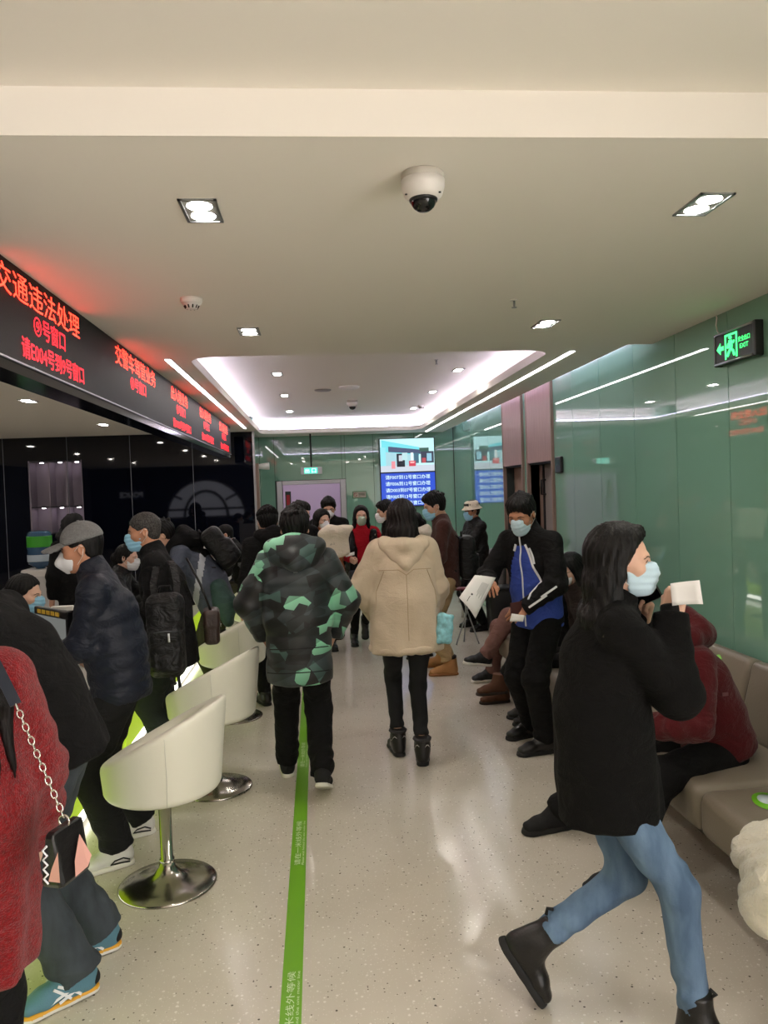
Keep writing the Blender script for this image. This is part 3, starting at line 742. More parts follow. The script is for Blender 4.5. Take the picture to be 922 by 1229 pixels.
box('case', (0, -.09, -.08), (.03, .09, .08), MAT_BLACK_PL, ac, .01); box('window', (-.002, -.06, .0), (.0, .06, .05), M('reader_window', (50, 60, 70), .1), ac)
cc = empty('bullet_camera', (-.93, 12.7, 2.22), label='small white wall camera beside the navy glass wall', cat='camera')
lathe('mount', [(.04, 0), (.04, .02), (.02, .05)], MAT_WHITE_PL, cc, 12, (-.02, 0, 0), 'X'); lathe('hood', [(.03, -.12), (.05, 0), (.06, .1), (.055, .1)], MAT_WHITE_PL, cc, 14, (.08, -.06, 0), 'X')
fx = empty('fire_notice', (-.5, 13.6, 1.5), label='narrow dark red and white strip notice inside the doorway', cat='notice')
box('board', (-.05, 0, -.28), (.05, .02, .3), M('notice_dark', (40, 60, 50), .5), fx); box('label', (-.03, -.004, .06), (.03, 0, .24), M('notice_red', (180, 40, 50), .5), fx); box('label', (-.03, -.004, -.24), (.03, 0, 0), M('paper', (232, 232, 236), .8), fx)

# ------------------------------------------------------------------ floor tape
tp = box('floor_tape', (-.193, 1.0, .0005), (-.119, 9.6, .0015), M('tape_green', (112, 172, 34), .35))
tag(tp, 'green floor tape printed with one metre waiting line text', 'tape')
TW = M('tape_text', (214, 232, 190), .6)
for k in range(-1, 4):
    y0 = 3.65+1.31*k
    text('请在一米线外等候', TW, tp, frame_mtx((-.160, y0+.245, .0019), (0, 1, 0), (-1, 0, 0)), w=.49, h=.030, bold=0)
    text('Please wait behind the one meter line', TW, tp, frame_mtx((-.134, y0+.245, .0019), (0, 1, 0), (-1, 0, 0)), w=.49, h=.011, bold=0)

# ------------------------------------------------------------------ waiting bench
LEA = M('taupe_leather', (128, 118, 105), .42, bump=(120, .08)); LEA2 = M('taupe_plinth', (96, 90, 82), .5)
GRN = M('sticker_green', (120, 200, 40), .4)
def bench_back(parent, y0, y1):
    bm = bmesh.new(); bx(bm, (-.055, 0.004, .0), (.055, y1-y0-.004, .40), .035, 3)
    o = bm_obj('back_cushion', bm, LEA, parent, smooth=True)
    o.location = (2.19, y0, .42); o.rotation_euler = (0, math.radians(14), 0); return o
b = empty('waiting_bench', (0, 1.79, 0), 0, 'long taupe leather waiting bench along the green glass wall', 'bench')
for k in range(4):
    y0 = 1.36*k
    bm = bmesh.new(); bx(bm, (1.58, y0+.004, .24), (2.38, y0+1.356, .445), .05, 4); bm_obj('seat', bm, LEA, b, smooth=True)
    box('plinth', (1.86, y0+.03, 0), (2.38, y0+1.33, .25), LEA2, b)
for y0, y1 in ((0, .68), (.68, 2.04), (2.04, 3.40), (3.40, 4.76), (4.76, 5.44)): bench_back(b, y0, y1)
def sticker(loc, mtx, label):
    r = empty('oval_sticker', loc, label=label, cat='sticker')
    r.matrix_world = mtx
    bm = bmesh.new(); lathe_bm(bm, [(.001, 0), (.09, 0), (.09, .002), (.001, .002)], 24); bmesh.ops.scale(bm, vec=(1, .62, 1), verts=bm.verts); bm_obj('base', bm, GRN, r)
    bm = bmesh.new(); lathe_bm(bm, [(.001, .002), (.055, .002), (.055, .003), (.001, .003)], 20); bmesh.ops.scale(bm, vec=(.9, .62, 1), verts=bm.verts); bmesh.ops.translate(bm, vec=(.015, 0, 0), verts=bm.verts); bm_obj('disc', bm, M('sticker_pale', (205, 222, 228), .5), r)
    return r
a14 = math.radians(14)
nx = Vector((-math.cos(a14), 0, math.sin(a14))); upb = Vector((math.sin(a14), 0, math.cos(a14)))
sticker((0, 0, 0), frame_mtx(Vector((2.19, 4.12, .42))+upb*.27+nx*.058, upb, Vector((0, 1, 0))), 'green oval distancing sticker on the bench backrest beside red hoodie')
sticker((0, 0, 0), frame_mtx(Vector((1.79, 2.97, .446)), Vector((.35, .94, 0)), Vector((-1, .3, 0))), 'green oval distancing sticker lying on the bench seat')
# grey padded armchair by the far door and the bin
GRY = M('grey_pad', (120, 114, 112), .5)
ch = empty('waiting_armchair', (2.13, 10.0, 0), 90, 'grey padded waiting chair with chrome hub behind the bucket hat man', 'chair')
bm = bmesh.new(); bx(bm, (-.3, -.26, .84-.5), (.3, -.16, .93), .05, 3); bm_obj('backrest', bm, GRY, ch, True); bm = bmesh.new(); bx(bm, (-.3, -.2, .34), (.3, .26, .46), .04, 3); bm_obj('seat', bm, GRY, ch, True)
for x in (-.32, .32):
    lathe('hub', [(.001, 0), (.06, 0), (.06, .03), (.001, .03)], MAT_CHROME, ch, 16, (x-.015, -.16, .74), 'X'); tube('arm', [(x, -.2, .7), (x, .24, .62), (x, .24, .2)], .02, MAT_CHROME, ch)
for x in (-.25, .25):
    for y in (-.2, .2): tube('leg', [(x, y, .36), (x*1.1, y*1.1, 0)], .016, MAT_CHROME, ch)
bn = empty('waste_bin', (2.17, 9.02, 0), label='black square waste bin with liner by the wooden doors', cat='bin')
bm = bmesh.new(); vv = bx(bm, (-.19, -.16, .0), (.19, .16, .55), .03, 2)
for v in bm.verts:
    if v.co.z < .1: v.co.x *= .86; v.co.y *= .86
bm_obj('body', bm, M('bin_black', (22, 22, 24), .4), bn, True); box('rim', (-.205, -.175, .53), (.205, .175, .57), MAT_BLACK_PL, bn, .012); box('liner', (-.17, -.14, .565), (.17, .14, .575), M('liner', (50, 50, 54), .3), bn)
# folding sign stand legs beside brown coat man
st = empty('easel_stand', (1.62, 8.5, 0), label='thin metal folding stand behind the brown jacket man', cat='stand')
for a, b in (((-.12, 0, .0), (.1, 0, .62)), ((.14, .0, 0), (-.06, 0, .62)), ((0, .16, 0), (.02, .02, .62))): tube('leg', [a, b], .008, MAT_ALU, st)
box('tray', (-.14, -.04, .62), (.16, .1, .64), M('tray_red', (120, 50, 60), .5), st)

# ------------------------------------------------------------------ service counter
ct = empty('service_counter', (-1.2, 1.0, 0), label='long white topped service counter with glowing lime front', cat='counter')
CL = 9.8
box('worktop', (-.44, 0, .74), (.0, CL, .78), M('white_solid', (226, 226, 222), .3), ct, .012)
box('apron', (-.12, .0, .62), (-.02, CL, .74), M('white_apron', (215, 215, 208), .4), ct)
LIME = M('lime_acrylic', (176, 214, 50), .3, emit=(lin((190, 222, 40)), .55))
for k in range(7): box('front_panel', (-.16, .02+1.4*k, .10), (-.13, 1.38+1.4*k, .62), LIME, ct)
box('toe_light', (-.15, 0, .03), (-.135, CL, .075), M('toe_led', (255, 255, 255), .5, emit=((1, .98, .9), 4.)), ct)
box('plinth', (-.26, 0, 0), (-.161, CL, .739), M('plinth_grey', (90, 92, 96), .5), ct)
# bar chairs
def chair_mesh():
    S = SDF(.013)
    S.seg((0, 0, .47), (0, 0, 1.02), (.27, .26), (.315, .315), cap=(.06, .05))
    S.plane((0, .52, 1), (0, -.29, .868), .03)
    S.seg((0, .03, .68), (0, .06, 1.2), (.2, .2), (.27, .29), cap=(.06, .05), op='s', k=.03)
    S.ell((0, .02, .56), (.21, .23, .065), k=.01)
    return S.mesh()
cv, cf = chair_mesh()
IVORY = M('ivory_leather', (226, 224, 208), .38, bump=(150, .05))
chair_me = mesh_np('tub', cv, cf, IVORY)
STEEL = M('brushed_steel', (176, 172, 164), .2, 1., bump=(30, .04))
def bar_chair(x, y, yaw, label, dz=0.):
    r = empty('bar_chair', (x, y, 0), yaw, label, 'chair', 'ivory swivel chairs at the counter')
    o = obj('tub', chair_me, r); o.location.z = dz
    tube('seam', [(-.27, -.13, .47+dz), (-.285, -.14, .6+dz), (-.305, -.145, .77+dz)], .0015, M('seam_grey', (196, 194, 180), .6), r, 4)
    lathe('base', [(.22, 0), (.222, .006), (.215, .012), (.16, .022), (.10, .036), (.06, .058), (.038, .09), (.032, .11)], STEEL, r, 40)
    lathe('column', [(.032, .105), (.034, .11), (.034, .12), (.028, .122), (.028, .40+dz)], MAT_CHROME, r, 20)
    lathe('collar', [(.03, .385+dz), (.036, .385+dz), (.036, .42+dz), (.03, .42+dz)], MAT_BLACK_PL, r, 20)
bar_chair(-.75, 3.57, 78, 'ivory tub bar chair on chrome pedestal beside the grey capped man')
bar_chair(-.68, 4.71, 72, 'ivory tub bar chair on chrome pedestal behind man with blue mask and backpack')
bar_chair(-.72, 6.2, 80, 'ivory tub bar chair behind the person in grey hooded jacket')
bar_chair(-.66, 8.1, 80, 'ivory tub bar chair hidden partly by shard print jacket', .03)
bar_chair(-.86, 9.25, 90, 'ivory tub bar chair under the seated man in black grey jacket', -.02)
# things on the counter
mo = empty('counter_monitor', (-1.42, 4.20, .78), -48, 'black tilted customer monitor with yellow sticker on the counter', 'monitor')
lathe('foot', [(.001, 0), (.11, 0), (.11, .012), (.03, .02), (.001, .02)], MAT_BLACK_PL, mo, 24); tube('neck', [(0, 0, .01), (0, .02, .16)], .02, MAT_BLACK_PL, mo)
bm = bmesh.new(); bx(bm, (-.2, -.014, .1), (.2, .02, .43), .008); o = bm_obj('case', bm, MAT_BLACK_PL, mo); 
box('display', (-.185, -.016, .125), (.185, -.0141, .39), M('lcd_grey', (90, 96, 96), .2, emit=((.5, .52, .5), .25)), mo)
for k in range(5): box('sticker', (-.15+.055*k, -.016, .398), (-.108+.055*k, -.0141, .42), M('sticker_yellow', (220, 180, 60), .5), mo)
box('page_patch', (-.06, -.018, .15), (.08, -.0161, .32), M('lcd_pale', (180, 176, 160), .4, emit=((.6, .6, .5), .2)), mo)
pr = empty('desk_printer', (-1.43, 5.1, .78), -10, 'white flat desk printer on the counter beyond the monitor', 'printer')
bm = bmesh.new(); bx(bm, (-.2, -.22, 0), (.2, .22, .16), .02); bm_obj('body', bm, MAT_WHITE_PL, pr); box('lid', (-.19, -.2, .16), (.19, .2, .19), M('printer_grey', (186, 186, 188), .4), pr, .01); box('slot', (.199, -.16, .05), (.203, .16, .09), MAT_DARK, pr)
for k, (x, y, w, h, c) in enumerate(((-1.29, 4.72, .12, .12, (222, 224, 226)), (-1.28, 5.45, .1, .09, (200, 204, 208)), (-1.42, 5.7, .16, .2, (90, 110, 160)))):
    r = empty('document_box', (x, y, .78), 12*k, ['white card box on the counter behind the black monitor', 'pale grey card box on the counter by blue masked man', 'blue document holder standing on the counter'][k], 'box')
    box('body', (-w/2, -w/2, 0), (w/2, w/2, h), M('boxcol%d' % k, c, .6), r, .004); box('lid', (-w/2-.003, -w/2-.003, h), (w/2+.003, w/2+.003, h+.02), M('boxlid%d' % k, tuple(min(255, v+12) for v in c), .6), r, .004)
sb = empty('spray_bottle', (-1.56, 4.75, .78), label='white spray bottle standing beside the water dispenser view', cat='bottle')
sb['label'] = 'white trigger spray bottle standing on the counter near the blue masked staff woman'
lathe('bottle', [(.001, 0), (.045, 0), (.048, .01), (.048, .2), (.04, .24), (.016, .27), (.016, .3)], MAT_WHITE_PL, sb, 18)
bm = bmesh.new(); bx(bm, (-.02, -.02, .3), (.02, .02, .34), .005); bx(bm, (-.05, -.016, .34), (.08, .016, .37), .006); tube_bm(bm, [(.03, 0, .34), (.05, 0, .31), (.045, 0, .28)], .006); bm_obj('trigger', bm, MAT_WHITE, sb)
wd = empty('water_dispenser', (-3.32, 9.5, 0), label='white water dispenser with blue bottle on the staff side', cat='dispenser')
bm = bmesh.new(); bx(bm, (-.18, -.16, 0), (.18, .18, .98), .02); bm_obj('body', bm, M('dispenser_white', (224, 218, 214), .4), wd); box('front_panel', (-.13, -.166, .3), (.13, -.158, .9), M('dispenser_panel', (200, 196, 194), .4), wd, .003)
lathe('knob', [(.001, 0), (.04, 0), (.04, -.02), (.001, -.02)], M('cam_grey'), wd, 16, (0, -.166, .8), 'Y'); box('tray', (-.11, -.2, .5), (.11, -.16, .53), MAT_BLACK_PL, wd)
BOT = M('bottle_blue', (88, 128, 170), .12, trans=.5)
lathe('bottle', [(.05, .97), (.06, 1.0), (.135, 1.04), (.14, 1.1), (.134, 1.13), (.14, 1.16), (.134, 1.2), (.14, 1.23), (.14, 1.36), (.13, 1.41), (.1, 1.43), (.001, 1.43)], BOT, wd, 28)
lathe('label', [(.142, 1.24), (.1425, 1.25), (.1425, 1.36), (.142, 1.37)], M('label_green', (70, 170, 50), .5), wd, 28); lathe('label', [(.142, 1.07), (.1425, 1.08), (.1425, 1.14), (.142, 1.15)], M('label_pale', (190, 205, 220), .5), wd, 28)
br = empty('brochure_stand', (-1.4, 9.75, .78), label='white brochure stand with picture leaflets on the counter end', cat='stand')
box('board', (-.03, -.01, 0), (.36, .02, .46), MAT_WHITE_PL, br); random.seed(3)
for k in range(9):
    x, z = .0+.115*(k % 3), .30-.07*(k//3)
    if k > 5: continue
    box('leaflet', (x-.01, -.02, z), (x+.095, -.0105, z+.065+.04*(k < 3)), M('leaf%d' % k, [(190, 210, 225), (220, 225, 230), (170, 200, 215), (214, 190, 176), (200, 214, 226), (176, 206, 196)][k], .6), br)
box('poster', (.14, -.03, .0), (.37, -.021, .29), M('poster_white', (214, 218, 224), .6), br)
for k in range(6): box('text_line', (.16, -.0315, .24-.035*k), (.35-.02*(k % 2), -.0301, .25-.035*k), M('print_grey'), br)
# ------------------------------------------------------------------ people: shared head, hand, hair, mask and shoe shapes
SKIN = M('skin', (206, 160, 134), .5, bump=(300, .05), var=(14, .05))
SKIN_PALE = M('skin_pale', (222, 178, 154), .5, bump=(300, .05), var=(14, .05))
SKIN_TAN = M('skin_tan', (188, 132, 102), .5, bump=(300, .05), var=(14, .05))
BLACKHAIR = hair_mat('black_hair', (10, 8, 8)); GREYHAIR = hair_mat('grey_hair', (40, 37, 36), (78, 75, 73)); BROWNHAIR = hair_mat('brown_black_hair', (17, 10, 10))
def rotm(ax, deg): return np.array(Matrix.Rotation(math.radians(deg), 3, ax))
def base_head(S, fem):
    w = .072 if fem else .076
    S.ell((0, -.014, .034), (w, .093, .084))
    S.ell((0, .020, -.025), (w-.013, .066, .082), k=.04)
    S.ell((0, .038, -.072), (.044 if fem else .05, .046, .036), k=.035)
    S.ell((0, .068, -.096), (.02, .018, .016), k=.025)
    for s in (-1, 1):
        S.ell((s*.042, .058, -.02), (.022, .022, .018), k=.03)
        S.seg((s*.012, .082, .022), (s*.045, .07, .02), .010, .008, k=.016)
    return S
def head_mesh(fem):
    S = base_head(SDF(.0045), fem)
    for s in (-1, 1): S.ell((s*.032, .098, .003), (.019, .018, .011), k=.012, op='s')
    for s in (-1, 1): S.ell((s*.032, .0765, .003), (.0155, .012, .0105), k=.004)
    S.seg((0, .080, .014), (0, .104, -.026), .008, .0125, k=.014); S.ell((0, .106, -.028), (.011, .010, .009), k=.008)
    for s in (-1, 1): S.ell((s*.012, .094, -.031), (.008, .010, .007), k=.006)
    S.seg((-.016, .083, -.056), (.016, .083, -.056), .007, .007, k=.008); S.seg((-.014, .083, -.067), (.014, .083, -.067), .008, .008, k=.008)
    for s in (-1, 1):
        R = rotm('Z', s*-20) @ rotm('X', 8)
        S.ell((s*.080, -.012, -.004), (.008, .019, .031), R, k=.006); S.ell((s*.088, -.006, .0), (.006, .010, .017), R, k=.004, op='s')
    S.seg((0, -.02, -.05), (0, -.045, -.2), (.050, .056) if fem else (.056, .06), (.056, .058) if fem else (.064, .066), k=.03)
    return S.mesh()
HEADS = {f: head_mesh(f) for f in (False, True)}
HBVH = {f: BVHTree.FromPolygons([tuple(p) for p in HEADS[f][0]], [tuple(q) for q in HEADS[f][1].tolist()]) for f in HEADS}
def on_face(f, x, z, off=.0012):
    hit = HBVH[f].ray_cast(Vector((x, .3, z)), Vector((0, -1, 0)))
    return (x, (hit[0].y if hit[0] else .08)+off, z)
def patch(f, pts, off):     # fan patch laid on the face
    cx = sum(p[0] for p in pts)/len(pts); cz = sum(p[1] for p in pts)/len(pts)
    v = [on_face(f, cx, cz, off)]+[on_face(f, x, z, off) for x, z in pts]; n = len(pts)
    return v, [(0, 1+i, 1+(i+1) % n) for i in range(n)]
EYEW = M('eye_white', (220, 212, 206), .3); IRIS = M('iris_dark', (26, 18, 15), .2); LASH = M('lash_dark', (24, 17, 16), .7); LIP = M('lip', (170, 96, 92), .45); BROW = M('brow_dark', (38, 28, 26), .8)
def face_parts(f):
    out = []
    for s in (-1, 1):
        c = s*.032
        al = [(c+.0145*math.cos(a), .003+(.0062 if math.sin(a) > 0 else .0045)*math.sin(a)) for a in np.linspace(0, 2*math.pi, 14, endpoint=False)]
        v, t = patch(f, al, .0012); mi = [0]*len(t); b = len(v)
        v2, t2 = patch(f, [(c+.0056*math.cos(a), .0035+.0053*math.sin(a)) for a in np.linspace(0, 2*math.pi, 10, endpoint=False)], .0024)
        t += [tuple(b+i for i in q) for q in t2]; v += v2; mi += [1]*len(t2); b = len(v)
        lash = [(c-s*.0150+s*.03*u, .003+.0070*math.sin(math.pi*u)) for u in np.linspace(0, 1, 8)]
        v3 = [on_face(f, x, z+d, .0032) for x, z in lash for d in (0, .0024)]
        t3 = []
        for i in range(7): t3 += [(2*i, 2*i+1, 2*i+3), (2*i, 2*i+3, 2*i+2)]
        t += [tuple(b+i for i in q) for q in t3]; v += v3; mi += [2]*len(t3)
        out.append(('eye', v, t, [EYEW, IRIS, LASH], mi))
        br = [(c-s*.017+s*.038*u, .019+.006*math.sin(math.pi*min(u*1.1, 1))-.003*u) for u in np.linspace(0, 1, 8)]
        v4 = [on_face(f, x, z+d*(1-.5*abs(u-.4)), .0022) for (x, z), u in zip(br, np.linspace(0, 1, 8)) for d in (-.0018 if f else -.0028, .0022 if f else .0034)]
        t4 = []
        for i in range(7): t4 += [(2*i, 2*i+1, 2*i+3), (2*i, 2*i+3, 2*i+2)]
        out.append(('eyebrow', v4, t4, [BROW], [0]*len(t4)))
    lp = [(.021*math.cos(a), -.0615+(.0075 if math.sin(a) > 0 else .011)*math.sin(a)) for a in np.linspace(0, 2*math.pi, 14, endpoint=False)]
    v, t = patch(f, lp, .0014); out.append(('lips', v, t, [LIP], [0]*len(t)))
    return out
FACE = {f: face_parts(f) for f in (False, True)}
def mask_mesh(kind, fem):
    S = SDF(.0042)
    if kind == 'kn95':
        S.ell((0, .045, -.048), (.064, .066, .062), k=.02); S.seg((0, .088, .0), (0, .118, -.05), .012, .016, k=.03); S.seg((0, .118, -.05), (0, .085, -.1), .016, .012, k=.03)
        S.plane((0, -1, -.25), (0, .040, -.05), .006); S.plane((0, .15, 1), (0, .09, .010), .006); S.plane((0, 0, -1), (0, 0, -.114), .006)
    else:
        S.ell((0, .022, -.032), (.0655, .072, .086)); S.ell((0, .045, -.078), (.05, .048, .04), k=.03); S.seg((0, .078, -.002), (0, .094, -.032), .016, .022, k=.05); S.seg((0, .094, -.032), (0, .082, -.085), .022, .024, k=.05)
        S.plane((0, -1, -.12), (0, .022, -.05), .005); S.plane((0, .1, 1), (0, .09, .0045), .005); S.plane((0, .12, -1), (0, .08, -.117), .006)
        if kind == 'surgical': S.fn(lambda X, Y, Z, F_: F_+.0016*np.sin(2*math.pi*Z/.026+1)*(np.abs(Z+.052) < .04))
    return S.mesh()
MASKS = {k: mask_mesh(k, False) for k in ('surgical', 'kn95', 'cloth')}
def strands(amp, seed):
    def g(X, Y, Z, F_):
        an = np.arctan2(X, -Y-.02+0*X)
        return F_+amp*(np.sin(an*23+seed+2*np.sin(Z*30+X*20))+.6*np.sin(an*41+Z*18+seed*3))
    return g
def hair_mesh(kind):
    S = SDF(.006 if kind in ('short', 'buzz', 'bun', 'fringe') else .0075)
    th = {'buzz': .006, 'short': .015, 'fringe': .018, 'bun': .010, 'bob': .020, 'long': .018, 'longer': .02}[kind]
    S.ell((0, -.016, .036), (.077+th, .095+th, .085+th*1.15))
    if kind in ('short', 'fringe'): S.ell((0, .03, .092), (.07, .062, .04), k=.03)
    if kind in ('buzz', 'short', 'fringe'):
        S.ell((0, -.045, -.03), (.062, .05, .05), k=.03)
        S.plane((0, .085, -.062), (0, .079, .058), .012)
        S.plane((0, 0, -1), (0, 0, -.07), .01)
        rg = random.Random(5)
        if kind != 'buzz':
            for _ in range(46):
                a, e = rg.uniform(0, 6.283), rg.uniform(.35, 1.5)
                p = V(.088*math.cos(a)*math.cos(e), -.016+.104*math.sin(a)*math.cos(e), .04+.094*math.sin(e)); t = nrm(V(.5*math.cos(a), .9+.3*math.sin(a), -.55+.3*math.sin(e)))
                if p[1]+.03 > .075 and p[2] < .09: continue
                S.seg(p-t*.012, p+t*.028+V(0, 0, .004), .012, .004, k=.008)
        for q in (-1, 1): S.ell((q*.092, .002, -.012), (.03, .03, .036), k=.008, op='s')
        if kind == 'fringe':
            for x in (-.045, -.02, .0, .025, .05): S.seg((x, .075, .085), (x*1.1, .093, .045), .014, .006, k=.012)
    if kind == 'bun':
        S.ell((0, -.03, -.02), (.072, .07, .06), k=.03); S.plane((0, .09, -.06), (0, .068, .072), .012); S.ell((0, -.12, -.02), (.04, .04, .045), k=.02); S.ell((0, -.11, -.085), (.024, .024, .06), k=.02)
    if kind in ('bob', 'long', 'longer'):
        S.plane((0, .095, -.058), (0, .066, .076), .012)
        ln = {'bob': .19, 'long': .30, 'longer': .40}[kind]
        S.chain([(0, -.05, .02), (0, -.068, -.08), (0, -.085, -ln)], [(.088, .075), (.095, .06), (.10 if kind != 'bob' else .095, .04)], k=.03, cap=(None, .02))
        for s in (-1, 1):
            yb = -.012 if kind == 'bob' else (.012 if kind == 'long' else -.02)
            S.chain([(s*.074, min(.014, yb+.012), .04), (s*.082, yb-.006, -.04), (s*.086, yb-.012, -.12), (s*.09, yb-.008, -ln*.96)], [(.02, .04), (.022, .042), (.025, .042), (.018, .03)], k=.025, cap=(None, .012))
        S.seg((-.01, .05, .108), (.066, .03, .068), .014, .011, k=.02); S.seg((0, .05, .108), (-.066, .03, .066), .014, .011, k=.02)
    S.fn(strands(.0010 if kind == 'buzz' else .0028, 1.3))
    return S.mesh()
HAIRS = {}
def hair(kind):
    if kind not in HAIRS: HAIRS[kind] = hair_mesh(kind)
    return HAIRS[kind]
def hand_mesh(pose):
    """right hand: wrist at origin, fingers to +Y, palm facing -Z, thumb at -X"""
    S = SDF(.0046)
    cu = {'relax': (22, 30, 20), 'hold': (62, 78, 45), 'pinch': (38, 34, 20), 'fist': (80, 95, 60), 'flat': (6, 10, 8)}[pose]
    S.seg((0, -.03, 0), (0, .02, 0), (.028, .02), (.030, .018), k=.01)
    S.rbox((0, .055, 0), (.041, .045, .0145), r=.013, k=.014)
    for i, (x, L0, r) in enumerate(((-.030, .070, .0088), (-.010, .079, .0092), (.0105, .073, .0088), (.029, .056, .0078))):
        p = V(x, .094-.006*abs(i-1), 0); a = 0; sp = math.radians((-4, -1, 2, 6)[i])
        for j, (fr, c) in enumerate(zip((.46, .3, .24), cu)):
            a += math.radians(c*(1+.06*i)); d = V(math.sin(sp), math.cos(a), -math.sin(a)); d /= np.linalg.norm(d)
            q = p+d*L0*fr; S.seg(p, q, r*(1-.1*j), r*(.93-.1*j), k=.003); p = q
    t0 = V(-.03, .03, -.004); tk = {'relax': (-.052, .062, -.018), 'hold': (-.045, .066, -.03), 'pinch': (-.048, .07, -.03), 'fist': (-.03, .07, -.036), 'flat': (-.06, .06, -.006)}[pose]
    te = {'relax': (-.056, .095, -.03), 'hold': (-.022, .088, -.045), 'pinch': (-.034, .105, -.045), 'fist': (-.004, .082, -.042), 'flat': (-.074, .092, -.01)}[pose]
    S.seg(t0, tk, .014, .0105, k=.012); S.seg(tk, te, .0102, .0085, k=.003)
    return S.mesh()
HANDS = {}
def hand(pose):
    if pose not in HANDS: HANDS[pose] = hand_mesh(pose)
    return HANDS[pose]
def shoe_mesh(kind):
    """toe to +Y, ankle above the origin, sole on z=0; returns upper, sole"""
    U = SDF(.0065); B = SDF(.0065)
    hgt = {'sneaker': .025, 'trainer': .03, 'boot': .026, 'ankle': .03, 'tall': .026}[kind]
    U.chain([(0, -.035, .055), (0, .03, .06), (0, .11, .045), (.0, .165, .036)], [(.036, .045), (.04, .05), (.046, .034), (.042, .024)], k=.02)
    U.ell((0, -.045, .05), (.034, .034, .045), k=.02)
    top = {'sneaker': .1, 'trainer': .105, 'boot': .17, 'ankle': .2, 'tall': .40}[kind]
    r = {'sneaker': .044, 'trainer': .046, 'boot': .052, 'ankle': .05, 'tall': .062}[kind]
    U.chain([(0, -.012, .06), (0, -.012, .11 if top > .11 else top), (0, -.015, max(top, .112))], [(.042, .052), (r*.92, r*1.05), (r, r*1.08)], k=.03, cap=(None, .006))
    if kind in ('sneaker', 'trainer'): U.ell((0, .045, .092), (.026, .045, .022), rotm('X', -28), k=.015)
    U.plane((0, 0, -1), (0, 0, .012), .004)
    B.chain([(0, -.045, .0), (0, .04, .0), (0, .15, .0)], [(.041, .06), (.042, .06), (.05, .06)], k=.02)
    B.plane((0, 0, -1), (0, 0, .0), .006); B.plane((0, 0, 1), (0, 0, hgt), .006)
    return U.mesh(), B.mesh()
SHOES = {}
def shoe(kind):
    if kind not in SHOES: SHOES[kind] = shoe_mesh(kind)
    return SHOES[kind]
def ik(a, c, l1, l2, pole):
    a, c = np.asarray(a, float), np.asarray(c, float); d = c-a; D = np.linalg.norm(d)
    if D > (l1+l2)*.995: c = a+d/D*(l1+l2)*.995; d = c-a; D = np.linalg.norm(d)
    x = (D*D+l1*l1-l2*l2)/(2*D); y = math.sqrt(max(l1*l1-x*x, 0)); u = d/D
    p = np.asarray(pole, float); p = p-u*(p@u); p = nrm(p)
    return a+u*x+p*y, c
def place(v, R, o): return v @ np.asarray(R).T + np.asarray(o)

